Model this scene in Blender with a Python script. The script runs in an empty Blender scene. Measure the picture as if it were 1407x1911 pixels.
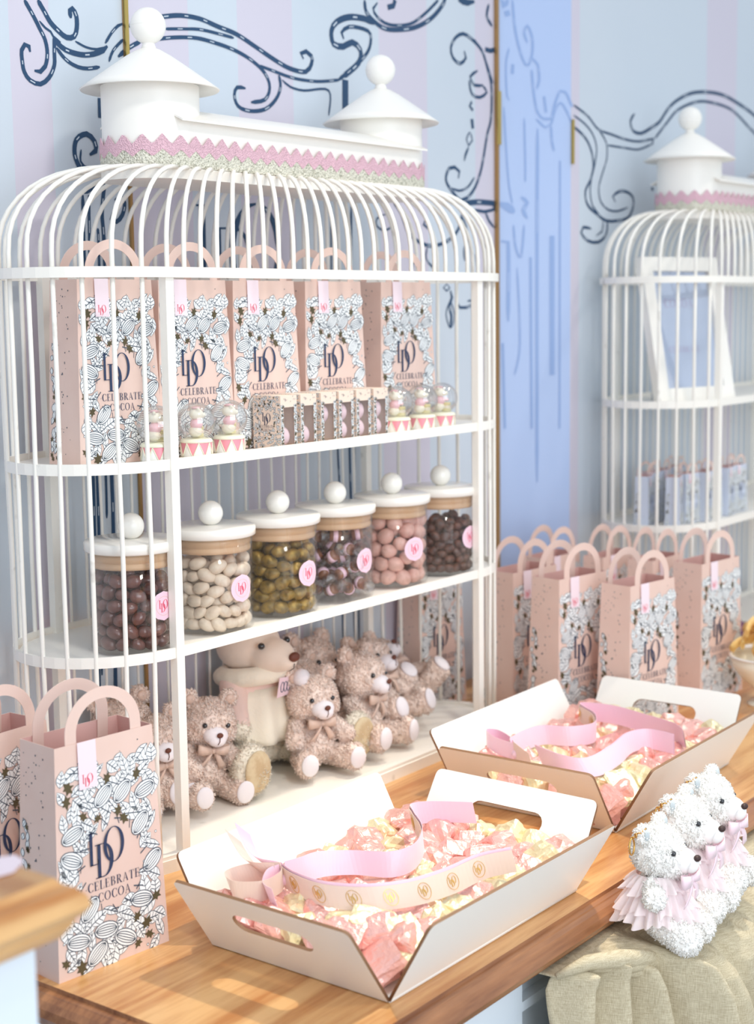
import bpy, bmesh, math, random
import numpy as np
from mathutils import Vector, Matrix, Euler
PI=math.pi
# ---------------------------------------------------------------- camera, light, exposure
scene=bpy.context.scene
def hx(s,a=1.0):
    s=s.lstrip('#'); o=[]
    for i in (0,2,4):
        c=int(s[i:i+2],16)/255; o.append(c/12.92 if c<=.04045 else ((c+.055)/1.055)**2.4)
    return (o[0],o[1],o[2],a)
CAM=Vector((-1.3862,-1.3755,.7015)); YAW,PITCH,ROLL=.9213,.1313,.0129
def make_camera():
    cy,sy,cp,sp=math.cos(YAW),math.sin(YAW),math.cos(PITCH),math.sin(PITCH)
    f=Vector((sy*cp,cy*cp,-sp)); r=Vector((cy,-sy,0)); d=f.cross(r)
    r2=r*math.cos(ROLL)+d*math.sin(ROLL); d2=-r*math.sin(ROLL)+d*math.cos(ROLL)
    m=Matrix((r2,-d2,-f)).transposed().to_4x4(); m.translation=CAM
    cd=bpy.data.cameras.new('camera'); c=bpy.data.objects.new('camera',cd); scene.collection.objects.link(c)
    c.matrix_world=m; cd.sensor_fit='HORIZONTAL'; cd.sensor_width=36; cd.lens=36*2871.7/1407
    cd.clip_start=.05; cd.clip_end=60
    cd.dof.use_dof=True; cd.dof.focus_distance=1.93; cd.dof.aperture_fstop=6.3
    scene.camera=c
make_camera()
scene.view_settings.view_transform='Standard'; scene.view_settings.look='None'
scene.view_settings.exposure=0.0; scene.view_settings.gamma=1; scene.view_settings.use_curve_mapping=False
w=bpy.data.worlds.new('room_light'); scene.world=w; w.use_nodes=True
w.node_tree.nodes['Background'].inputs[0].default_value=(.85,.92,1.0,1); w.node_tree.nodes['Background'].inputs[1].default_value=.93
def area(name,loc,target,size,power,col,sy=None,spread=PI):
    l=bpy.data.lights.new(name,'AREA'); l.energy=power; l.color=col; l.size=size; l.spread=spread
    if sy: l.shape='RECTANGLE'; l.size_y=sy
    o=bpy.data.objects.new(name,l); scene.collection.objects.link(o); o.location=loc
    o.rotation_euler=(Vector(target)-Vector(loc)).to_track_quat('-Z','Y').to_euler()
    return o
area('shop_window_light',(-1.0,-2.9,.95),(0.4,0,.2),1.9,39,(.86,.93,1.0))
area('ceiling_spot_warm',(.80,-.42,2.1),(0.10,-.34,0),.09,2.0,(1,.88,.72),spread=math.radians(40))
area('ceiling_spot_left',(-.5,-1.7,2.5),(.25,.0,.45),.30,2.2,(1,.96,.88),spread=math.radians(60))
area('ceiling_spot_far',(1.7,-.9,2.3),(1.05,-.25,0),.15,1.6,(1,.92,.82),spread=math.radians(50))
scene.cycles.diffuse_bounces=8; scene.cycles.max_bounces=16; scene.cycles.transparent_max_bounces=24
# ---------------------------------------------------------------- materials
MATS={}
def mat(name,col,rough=.5,metal=0,spec=.5,bump=None,var=None,alpha=1,trans=0,sheen=0,coat=0,sss=0):
    if name in MATS: return MATS[name]
    m=bpy.data.materials.new(name); m.use_nodes=True; nt=m.node_tree; b=nt.nodes['Principled BSDF']
    c=hx(col) if isinstance(col,str) else col
    b.inputs['Base Color'].default_value=c; b.inputs['Roughness'].default_value=rough
    b.inputs['Metallic'].default_value=metal; b.inputs['Specular IOR Level'].default_value=spec
    b.inputs['Alpha'].default_value=alpha; b.inputs['Transmission Weight'].default_value=trans
    b.inputs['Sheen Weight'].default_value=sheen; b.inputs['Coat Weight'].default_value=coat
    if sss: b.inputs['Subsurface Weight'].default_value=sss; b.inputs['Subsurface Scale'].default_value=.004; b.inputs['Subsurface Radius'].default_value=(1,.95,.9)
    tc=nt.nodes.new('ShaderNodeTexCoord')
    if bump:   # (scale, strength, kind)
        t=nt.nodes.new('ShaderNodeTexNoise' if bump[2]=='n' else 'ShaderNodeTexVoronoi')
        t.inputs['Scale'].default_value=bump[0]
        if bump[2]=='n': t.inputs['Detail'].default_value=3
        nt.links.new(tc.outputs['Object'],t.inputs['Vector'])
        bn=nt.nodes.new('ShaderNodeBump'); bn.inputs['Strength'].default_value=bump[1]; bn.inputs['Distance'].default_value=bump[3] if len(bump)>3 else .002
        nt.links.new(t.outputs[0],bn.inputs['Height']); nt.links.new(bn.outputs[0],b.inputs['Normal'])
    if var:    # (scale, colour2, low, high)
        t=nt.nodes.new('ShaderNodeTexNoise'); t.inputs['Scale'].default_value=var[0]; t.inputs['Detail'].default_value=4
        nt.links.new(tc.outputs['Object'],t.inputs['Vector'])
        r=nt.nodes.new('ShaderNodeMapRange'); r.inputs['From Min'].default_value=var[2]; r.inputs['From Max'].default_value=var[3]
        mx=nt.nodes.new('ShaderNodeMix'); mx.data_type='RGBA'
        nt.links.new(t.outputs[0],r.inputs[0]); nt.links.new(r.outputs[0],mx.inputs[0])
        mx.inputs[6].default_value=c; mx.inputs[7].default_value=hx(var[1]); nt.links.new(mx.outputs[2],b.inputs['Base Color'])
    MATS[name]=m; return m
def wood(name,c1,c2,axis=0,scale=1):
    m=bpy.data.materials.new(name); m.use_nodes=True; nt=m.node_tree; b=nt.nodes['Principled BSDF']; N=nt.nodes.new; L=nt.links.new
    tc=N('ShaderNodeTexCoord'); mp=N('ShaderNodeMapping'); s=[14*scale]*3; s[axis]=1.3*scale; mp.inputs['Scale'].default_value=s
    L(tc.outputs['Object'],mp.inputs[0])
    n1=N('ShaderNodeTexNoise'); n1.inputs['Scale'].default_value=1.6; n1.inputs['Detail'].default_value=7; n1.inputs['Distortion'].default_value=.9
    n2=N('ShaderNodeTexNoise'); n2.inputs['Scale'].default_value=14; n2.inputs['Detail'].default_value=4
    L(mp.outputs[0],n1.inputs[0]); L(mp.outputs[0],n2.inputs[0])
    ad=N('ShaderNodeMath'); ad.operation='MULTIPLY_ADD'; ad.inputs[1].default_value=.28; L(n2.outputs[0],ad.inputs[0]); L(n1.outputs[0],ad.inputs[2])
    cr=N('ShaderNodeValToRGB'); cr.color_ramp.elements[0].position=.5; cr.color_ramp.elements[1].position=.78
    cr.color_ramp.elements[0].color=hx(c1); cr.color_ramp.elements[1].color=hx(c2); L(ad.outputs[0],cr.inputs[0]); L(cr.outputs[0],b.inputs['Base Color'])
    b.inputs['Roughness'].default_value=.32; b.inputs['Coat Weight'].default_value=.25; b.inputs['Coat Roughness'].default_value=.2
    bn=N('ShaderNodeBump'); bn.inputs['Strength'].default_value=.15; bn.inputs['Distance'].default_value=.001; L(n2.outputs[0],bn.inputs['Height']); L(bn.outputs[0],b.inputs['Normal'])
    return m
def glass(name,tint='#ffffff',base=.012,edge=.40):
    m=bpy.data.materials.new(name); m.use_nodes=True; nt=m.node_tree; nt.nodes.clear(); N=nt.nodes.new; L=nt.links.new
    o=N('ShaderNodeOutputMaterial'); mx=N('ShaderNodeMixShader'); t=N('ShaderNodeBsdfTransparent'); g=N('ShaderNodeBsdfGlossy')
    t.inputs[0].default_value=hx(tint); g.inputs['Roughness'].default_value=.04
    lw=N('ShaderNodeLayerWeight'); lw.inputs[0].default_value=.22
    mr=N('ShaderNodeMapRange'); mr.inputs['To Min'].default_value=base; mr.inputs['To Max'].default_value=edge
    L(lw.outputs['Facing'],mr.inputs[0]); L(mr.outputs[0],mx.inputs[0]); L(t.outputs[0],mx.inputs[1]); L(g.outputs[0],mx.inputs[2]); L(mx.outputs[0],o.inputs[0])
    return m
def linen():
    m=bpy.data.materials.new('linen'); m.use_nodes=True; nt=m.node_tree; b=nt.nodes['Principled BSDF']; N=nt.nodes.new; L=nt.links.new
    tc=N('ShaderNodeTexCoord'); out=[]
    for s in ((90,90,1600),(1600,1600,90)):
        mp=N('ShaderNodeMapping'); mp.inputs['Scale'].default_value=s; L(tc.outputs['Object'],mp.inputs[0])
        n=N('ShaderNodeTexNoise'); n.inputs['Scale'].default_value=1; n.inputs['Detail'].default_value=2; L(mp.outputs[0],n.inputs[0]); out.append(n)
    a=N('ShaderNodeMath'); a.operation='ADD'; L(out[0].outputs[0],a.inputs[0]); L(out[1].outputs[0],a.inputs[1])
    cr=N('ShaderNodeValToRGB'); cr.color_ramp.elements[0].position=.35; cr.color_ramp.elements[1].position=.65
    h=N('ShaderNodeMath'); h.operation='MULTIPLY'; h.inputs[1].default_value=.5; L(a.outputs[0],h.inputs[0]); L(h.outputs[0],cr.inputs[0])
    cr.color_ramp.elements[0].color=hx('#aea084'); cr.color_ramp.elements[1].color=hx('#d9cfb4'); L(cr.outputs[0],b.inputs['Base Color'])
    b.inputs['Roughness'].default_value=.9; b.inputs['Specular IOR Level'].default_value=.1
    bn=N('ShaderNodeBump'); bn.inputs['Strength'].default_value=.4; bn.inputs['Distance'].default_value=.0006; L(a.outputs[0],bn.inputs['Height']); L(bn.outputs[0],b.inputs['Normal'])
    return m
WHITE=mat('white_painted_metal','#f6f3ec',.38,bump=(60,.12,'n',.001))
RIM=mat('cream_painted_metal','#f5f2ea',.45,bump=(120,.25,'n',.001),var=(22,'#d3cec4',.66,.75))
WALLB=mat('pale_blue_wallpaper','#cfd8e1',.65,var=(3,'#cbd5df',.3,.7))
WALLP=mat('pale_pink_wallpaper','#d3cedb',.65)
WALLG=mat('blue_lit_glossy_wallpaper','#b4c8ec',.35,spec=.6)  # return wall paper, the bluish light it catches put into its colour
INK=mat('navy_ink','#274768',.6); INKD=mat('dark_navy_ink','#23476a',.6); INKB=mat('pale_blue_lit_ink','#94aedb',.6)  # INKB: return wall ink, pale, tinted by the bluish light falling there
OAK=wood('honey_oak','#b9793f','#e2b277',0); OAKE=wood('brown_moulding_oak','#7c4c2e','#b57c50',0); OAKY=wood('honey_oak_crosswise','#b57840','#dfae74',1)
TILE=mat('floor_stone','#b9b4ae',.5)
CABW=mat('white_lacquered_panel','#dfe9f2',.3)
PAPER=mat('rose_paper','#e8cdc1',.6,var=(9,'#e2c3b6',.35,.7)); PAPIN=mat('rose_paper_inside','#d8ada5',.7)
LEAFW=mat('white_print','#f8fbfb',.5); LEAFK=mat('slate_print','#4d5967',.55); OLIVE=mat('olive_brown_print','#5a5034',.55,bump=(900,.6,'n'))
NAVY=mat('navy_print','#27395b',.5); TAPE=mat('pale_pink_tape','#f4e2ea',.4); RED=mat('coral_print','#e2506c',.5)
GLASS=glass('clear_jar_glass'); GLOBE=glass('clear_globe_glass',base=.06,edge=.7)
LIDW=mat('white_glazed_lid','#f2efe8',.22,coat=.4); BAMBOO=mat('pale_bamboo','#d9b48e',.45,bump=(40,.2,'n'))
TRAYW=mat('white_tray_board','#f8f7f1',.35); EDGE=mat('laser_cut_edge','#8e6a4c',.6)
FOILP=mat('pink_foil','#f3bdb3',.27,metal=.5,bump=(90,.9,'n',.004)); FOILG=mat('pale_gold_foil','#f1e6bd',.3,metal=.5,bump=(90,.9,'n',.004))
RIBP=mat('pink_satin','#f2ccdd',.35,sheen=.3); RIBB=mat('beige_satin','#e5cdbf',.35,sheen=.3); GOLD=mat('gold_print','#e0b868',.3,metal=.7)
FUR=mat('beige_curly_fur','#fbe9dd',.95,spec=.1,sheen=.4,var=(60,'#f0d9ca',.42,.62))
FURW=mat('white_fluffy_fur','#fdfbf7',.95,spec=.1,sheen=.3); FELTW=mat('white_velour','#faf6f2',.9,spec=.1,sss=.3)
CREAMF=mat('cream_plush','#f1e8d6',.95,spec=.1,sheen=.4,bump=(300,.35,'n',.002)); FACEF=mat('cream_velour','#efe0d2',.9,spec=.1,sheen=.4,bump=(500,.15,'n',.001))
PADW=mat('white_felt','#f1ebee',.9,spec=.1); TAN=mat('tan_velour','#c9b08c',.9,spec=.1,var=(60,'#d8c6a4',.4,.6))
PINKF=mat('powder_pink_fleece','#eccfc4',.9,spec=.1,sheen=.3); BLACK=mat('black_bead','#0d1420',.1,coat=1); BROWN=mat('brown_thread','#6a3a2c',.6); NOSE=mat('dark_nose_thread','#3a2420',.5)
SATIN=mat('beige_satin_bow','#dcbfae',.35,sheen=.3); TULLE=mat('pink_tulle','#fff0f1',.8,alpha=.75,sheen=.3); BOWP=mat('pale_pink_satin','#f6dbe4',.35,sheen=.3)
CHAIN=mat('gold_chain','#d8a860',.25,metal=1); GREYF=mat('grey_ear_felt','#c5cdd0',.9)
LACEC=mat('cream_crochet','#ece9d8',.9,bump=(420,1.0,'v',.003),var=(330,'#c2c0ae',.52,.60)); LACEP=mat('pink_crochet','#eec3d0',.9,bump=(600,1.0,'v',.002))
BRASS=mat('brass_trim','#b08a58',.35,metal=.6); GOLDT=mat('yellow_brass_strip','#c0a860',.3,metal=.7)
STICK=mat('pink_round_sticker','#f3cfdf',.45); DRUMP=mat('pink_drum_enamel','#ee9aa8',.3); DRUMW=mat('white_drum_enamel','#f5f7f2',.3); DRUMG=mat('pale_gold_enamel','#f0eed6',.35)
CERAM=mat('cream_ceramic','#f4f0de',.3); CERAP=mat('pink_ceramic','#f2c6cc',.3); MACA=mat('macaron_yellow','#e9dca0',.5)
# ---------------------------------------------------------------- helpers
C=scene.collection
def link(name,me,parent=None,mats=None,smooth=False,loc=None):
    o=bpy.data.objects.new(name,me); C.objects.link(o)
    if mats:
        for m in (mats if isinstance(mats,(list,tuple)) else [mats]): me.materials.append(m)
    if parent: o.parent=parent
    if loc is not None: o.location=loc
    if smooth:
        me.polygons.foreach_set('use_smooth',[True]*len(me.polygons))
    return o
def tomesh(name,bm):
    me=bpy.data.meshes.new(name); bm.normal_update(); bm.to_mesh(me); bm.free(); return me
def ob(name,bm,mats,parent=None,smooth=False,loc=None): return link(name,tomesh(name,bm),parent,mats,smooth,loc)
def thing(name,label,cat,loc=(0,0,0),rz=0,group=None):
    o=bpy.data.objects.new(name,None); C.objects.link(o); o.location=loc; o.rotation_euler=(0,0,rz); o.empty_display_size=.02
    return tag(o,label,cat,group)
def tag(o,label,cat,group=None):
    o['label']=label; o['category']=cat
    if group: o['group']=group
    return o
def struct(o): o['kind']='structure'; return o
def kids(o): return [c for c in bpy.data.objects if c.parent==o]
def tree(o):
    return (o,[tree(c) for c in kids(o)])
def dup(t,parent=None,loc=None,rz=None,label=None,group=None,scale=None):
    o,ch=t; c=o.copy(); C.objects.link(c)
    if parent: c.parent=parent
    if loc is not None: c.location=loc
    if rz is not None: c.rotation_euler=(0,0,rz) if not isinstance(rz,(tuple,Euler)) else rz
    if scale is not None: c.scale=scale if isinstance(scale,(tuple,list)) else (scale,)*3
    if label: c['label']=label
    if group: c['group']=group
    for k in ch: dup(k,c)
    return c
def box(bm,c,s,rot=None,mi=0):
    r=bmesh.ops.create_cube(bm,size=1); M=Matrix.Translation(c)@(rot.to_4x4() if rot else Matrix())@Matrix.Diagonal((*s,1))
    bmesh.ops.transform(bm,matrix=M,verts=r['verts'])
    for f in {f for v in r['verts'] for f in v.link_faces}: f.material_index=mi
    return r['verts']
def ell(bm,c,r,rot=None,mi=0,sub=2):
    q=bmesh.ops.create_icosphere(bm,subdivisions=sub,radius=1)
    r=(r,r,r) if not hasattr(r,'__len__') else r
    M=Matrix.Translation(c)@(rot.to_matrix().to_4x4() if rot else Matrix())@Matrix.Diagonal((*r,1))
    bmesh.ops.transform(bm,matrix=M,verts=q['verts'])
    for f in {f for v in q['verts'] for f in v.link_faces}: f.material_index=mi
def cap(bm,a,b,ra,rb,n=5):
    a=Vector(a);b=Vector(b)
    for i in range(n):
        t=i/(n-1); ell(bm,a.lerp(b,t),ra+(rb-ra)*t)
def tube(bm,pts,r,n=8,closed=False,mi=0,flat=None):
    pts=[Vector(p) for p in pts]; m=len(pts); rings=[]; up=None
    for i,p in enumerate(pts):
        if closed: t=(pts[(i+1)%m]-pts[i-1]).normalized()
        else: t=(pts[min(i+1,m-1)]-pts[max(i-1,0)]).normalized()
        if up is None:
            up=Vector((0,0,1)) if abs(t.z)<.9 else Vector((1,0,0))
        a=(up-t*up.dot(t)).normalized(); b=t.cross(a); up=a
        rr=r[i] if isinstance(r,(list,tuple)) else r
        fa,fb=(1,1) if not flat else flat
        rings.append([bm.verts.new(p+a*rr*fa*math.cos(2*PI*k/n)+b*rr*fb*math.sin(2*PI*k/n)) for k in range(n)])
    q=m if closed else m-1
    for i in range(q):
        A=rings[i];B=rings[(i+1)%m]
        for k in range(n):
            f=bm.faces.new((A[k],A[(k+1)%n],B[(k+1)%n],B[k])); f.material_index=mi; f.smooth=True
    if not closed:
        bm.faces.new(rings[0][::-1]).material_index=mi; bm.faces.new(rings[-1]).material_index=mi
def band(bm,pts,w,h,closed=True,mi=0):
    """square-section rail swept along a level path: w across, h up (pts at its centre)"""
    pts=[Vector(p) for p in pts]; m=len(pts); R=[]
    for i,p in enumerate(pts):
        t=(pts[(i+1)%m]-pts[i-1]) if closed else (pts[min(i+1,m-1)]-pts[max(i-1,0)])
        t.normalize(); n=Vector((t.y,-t.x,0))
        R.append([bm.verts.new(p+n*a+Vector((0,0,b))) for a,b in ((-w/2,-h/2),(w/2,-h/2),(w/2,h/2),(-w/2,h/2))])
    for i in range(m if closed else m-1):
        A=R[i];B=R[(i+1)%m]
        for k in range(4): bm.faces.new((A[k],A[(k+1)%4],B[(k+1)%4],B[k])).material_index=mi
    if not closed: bm.faces.new(R[0][::-1]); bm.faces.new(R[-1])
def lathe(bm,prof,n=40,c=(0,0,0),mi=0,closed=False,smooth=True):
    c=Vector(c); R=[]
    for r,z in prof:
        R.append([bm.verts.new(c+Vector((r*math.cos(2*PI*k/n),r*math.sin(2*PI*k/n),z))) for k in range(n)] if r>1e-6 else [bm.verts.new(c+Vector((0,0,z)))])
    m=len(prof)
    for i in range(m if closed else m-1):
        A=R[i];B=R[(i+1)%m]
        for k in range(n):
            k2=(k+1)%n
            if len(A)==1 and len(B)==1: continue
            if len(A)==1: f=bm.faces.new((A[0],B[k2],B[k]))
            elif len(B)==1: f=bm.faces.new((A[k],A[k2],B[0]))
            else: f=bm.faces.new((A[k],A[k2],B[k2],B[k]))
            f.material_index=mi; f.smooth=smooth
def board(name,outline,holes,t,mats,M,parent=None):
    """flat plate with holes, local XY outline, thickness t along local Z, cut edges in the second material"""
    cu=bpy.data.curves.new('tmp','CURVE'); cu.dimensions='2D'; cu.fill_mode='BOTH'; cu.extrude=t/2
    for pl in [outline]+list(holes):
        s=cu.splines.new('POLY'); s.points.add(len(pl)-1); s.use_cyclic_u=True
        for i,p in enumerate(pl): s.points[i].co=(p[0],p[1],0,1)
    o=bpy.data.objects.new('tmp',cu); C.objects.link(o); dg=bpy.context.evaluated_depsgraph_get()
    me=bpy.data.meshes.new_from_object(o.evaluated_get(dg)); bpy.data.objects.remove(o); bpy.data.curves.remove(cu)
    me.materials.clear()
    for m in mats: me.materials.append(m)
    for p in me.polygons: p.material_index=1 if abs(p.normal.z)<.5 and len(mats)>1 else 0
    me.transform(M); me.name=name
    o=bpy.data.objects.new(name,me); C.objects.link(o)
    if parent: o.parent=parent
    return o
def frame(o,x,y,z):
    """matrix from local axes x,y,z (vectors) at origin o"""
    x=Vector(x).normalized(); y=Vector(y).normalized(); z=Vector(z).normalized()
    m=Matrix((x,y,z)).transposed().to_4x4(); m.translation=Vector(o); return m
def rrect(pts,r,n=5):
    """round the corners of a polygon"""
    out=[]; m=len(pts)
    for i in range(m):
        p=Vector(pts[i]); a=(Vector(pts[i-1])-p); b=(Vector(pts[(i+1)%m])-p)
        rr=r[i] if isinstance(r,(list,tuple)) else r
        if rr<=0: out.append(tuple(p)); continue
        a.normalize(); b.normalize(); A=p+a*rr; B=p+b*rr
        for k in range(n+1):
            t=k/n; out.append(tuple((1-t)**2*A+2*t*(1-t)*p+t*t*B))
    return out
def slot(cx,cy,w,h,n=8):
    r=h/2; out=[]
    for k in range(n+1): a=-PI/2+PI*k/n; out.append((cx+w/2-r+r*math.cos(a),cy+r*math.sin(a)))
    for k in range(n+1): a=PI/2+PI*k/n; out.append((cx-w/2+r+r*math.cos(a),cy+r*math.sin(a)))
    return out
class Flat:
    """collects flat printed shapes (u,v) in layers; mapped onto a surface by f(u,v,layer)"""
    def __init__(s,f): s.bm=bmesh.new(); s.f=f; s.n=0
    def poly(s,pts,mi,l):
        vs=[s.bm.verts.new(s.f(u,v,l)) for u,v in pts]
        try: s.bm.faces.new(vs).material_index=mi
        except ValueError: pass
    def strip(s,A,B,mi,l):
        a=[s.bm.verts.new(s.f(u,v,l)) for u,v in A]; b=[s.bm.verts.new(s.f(u,v,l)) for u,v in B]
        for i in range(len(a)-1): s.bm.faces.new((a[i],a[i+1],b[i+1],b[i])).material_index=mi
    def line(s,pts,w,mi,l):
        A=[];B=[];n=len(pts)
        for i in range(n):
            p=pts[i]; q=pts[min(i+1,n-1)]; o=pts[max(i-1,0)]; dx,dy=q[0]-o[0],q[1]-o[1]; d=math.hypot(dx,dy) or 1
            ww=w[i] if isinstance(w,(list,tuple)) else w
            A.append((p[0]-dy/d*ww/2,p[1]+dx/d*ww/2)); B.append((p[0]+dy/d*ww/2,p[1]-dx/d*ww/2))
        s.strip(A,B,mi,l)
    def ring(s,cx,cy,rx,ry,tx,ty,mi,l,a0=0,a1=2*PI,dx=0,n=26):
        A=[];B=[]
        for i in range(n+1):
            a=a0+(a1-a0)*i/n; c,q=math.cos(a),math.sin(a)
            A.append((cx+rx*c,cy+ry*q)); B.append((cx+dx+(rx-tx)*c,cy+(ry-ty)*q))
        s.strip(A,B,mi,l)
# serif capitals drawn in a box of height 1; each returns its width
def glyph(F,ch,x,y,h,mi,l,tk=.13,tn=.035):
    X=lambda u:x+u*h; Y=lambda v:y+v*h
    def bar(a,b,c,d): F.poly([(X(a),Y(b)),(X(c),Y(b)),(X(c),Y(d)),(X(a),Y(d))],mi,l)
    def ser(cx,yy,w=.13): bar(cx-w,yy-tn/2,cx+w,yy+tn/2)
    if ch=='C':
        F.ring(X(.38),Y(.5),.38*h,.52*h,tk*h,tn*h,mi,l,math.radians(42),math.radians(318),dx=.03*h); bar(.66,.70,.695,.98); bar(.66,.02,.695,.26); return .76
    if ch=='O':
        F.ring(X(.42),Y(.5),.42*h,.52*h,tk*h,tn*h,mi,l); return .90
    if ch=='E':
        bar(.08,0,.08+tk,1); bar(0,0,.58,tn); bar(0,1-tn,.56,1); bar(.1,.49,.42,.49+tn); bar(.53,.74,.56,1); bar(.55,0,.58,.27); bar(.40,.40,.43,.62); return .66
    if ch=='L':
        bar(.08,0,.08+tk,1); bar(0,0,.56,tn); bar(0,1-tn,.3,1); bar(.53,0,.56,.28); return .62
    if ch=='T':
        bar(.27,0,.27+tk,1); bar(0,1-tn,.68,1); ser(.335,.015,.14); bar(0,.76,.03,1); bar(.65,.76,.68,1); return .72
    if ch=='A':
        F.poly([(X(.04),Y(0)),(X(.04+tn*1.2),Y(0)),(X(.36),Y(.92)),(X(.34),Y(1))],mi,l); F.poly([(X(.56),Y(0)),(X(.56+tk*1.1),Y(0)),(X(.37),Y(1)),(X(.32),Y(1))],mi,l)
        bar(.16,.32,.56,.32+tn); ser(.07,.015,.10); ser(.63,.015,.12); return .78
    if ch in 'BR':
        bar(.08,0,.08+tk,1); bar(0,1-tn,.34,1); ser(.14,.015,.13)
        F.ring(X(.32),Y(.75),.25*h,.25*h,tk*.9*h,tn*h,mi,l,-PI/2,PI/2); bar(.1,.5-tn/2,.34,.5+tn/2)
        if ch=='B': F.ring(X(.34),Y(.26),.29*h,.26*h,tk*h,tn*h,mi,l,-PI/2,PI/2); bar(.1,0,.34,tn); return .72
        F.poly([(X(.28),Y(.5)),(X(.40),Y(.5)),(X(.72),Y(0)),(X(.56),Y(0))],mi,l); ser(.66,.015,.1); return .78
    return .3
def word(F,t,cx,y,h,mi,l,gap=.10):
    W={'C':.76,'O':.90,'E':.66,'L':.62,'T':.72,'A':.78,'B':.72,'R':.78}
    tot=sum(W[c] for c in t)+gap*(len(t)-1); x=cx-tot*h/2
    for c in t: x+=(glyph(F,c,x,y,h,mi,l)+gap)*h
def monogram(F,cx,cy,h,mi,l,bold=1):
    """tall interlaced L D O: high L, low D, high O"""
    u=h; b=bold
    def bar(a,c,d,e): F.poly([(cx+a*u,cy+c*u),(cx+d*u,cy+c*u),(cx+d*u,cy+e*u),(cx+a*u,cy+e*u)],mi,l)
    bar(-.46,-.20,-.46+.065*b,.50); bar(-.52,.48,-.34,.50); bar(-.46,-.20,-.26,-.18); bar(-.27,-.2,-.25,-.10)          # L
    bar(-.27,-.50,-.27+.075*b,.22); bar(-.33,.20,-.10,.22); bar(-.33,-.50,-.10,-.48)                                   # D
    F.ring(cx-.12*u,cy-.14*u,.26*u,.36*u,.085*u*b,.02*u,mi,l+.3,-PI/2,PI/2)
    F.ring(cx+.16*u,cy+.13*u,.27*u,.38*u,.075*u*b,.018*u,mi,l+.6)                                                      # O
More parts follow.
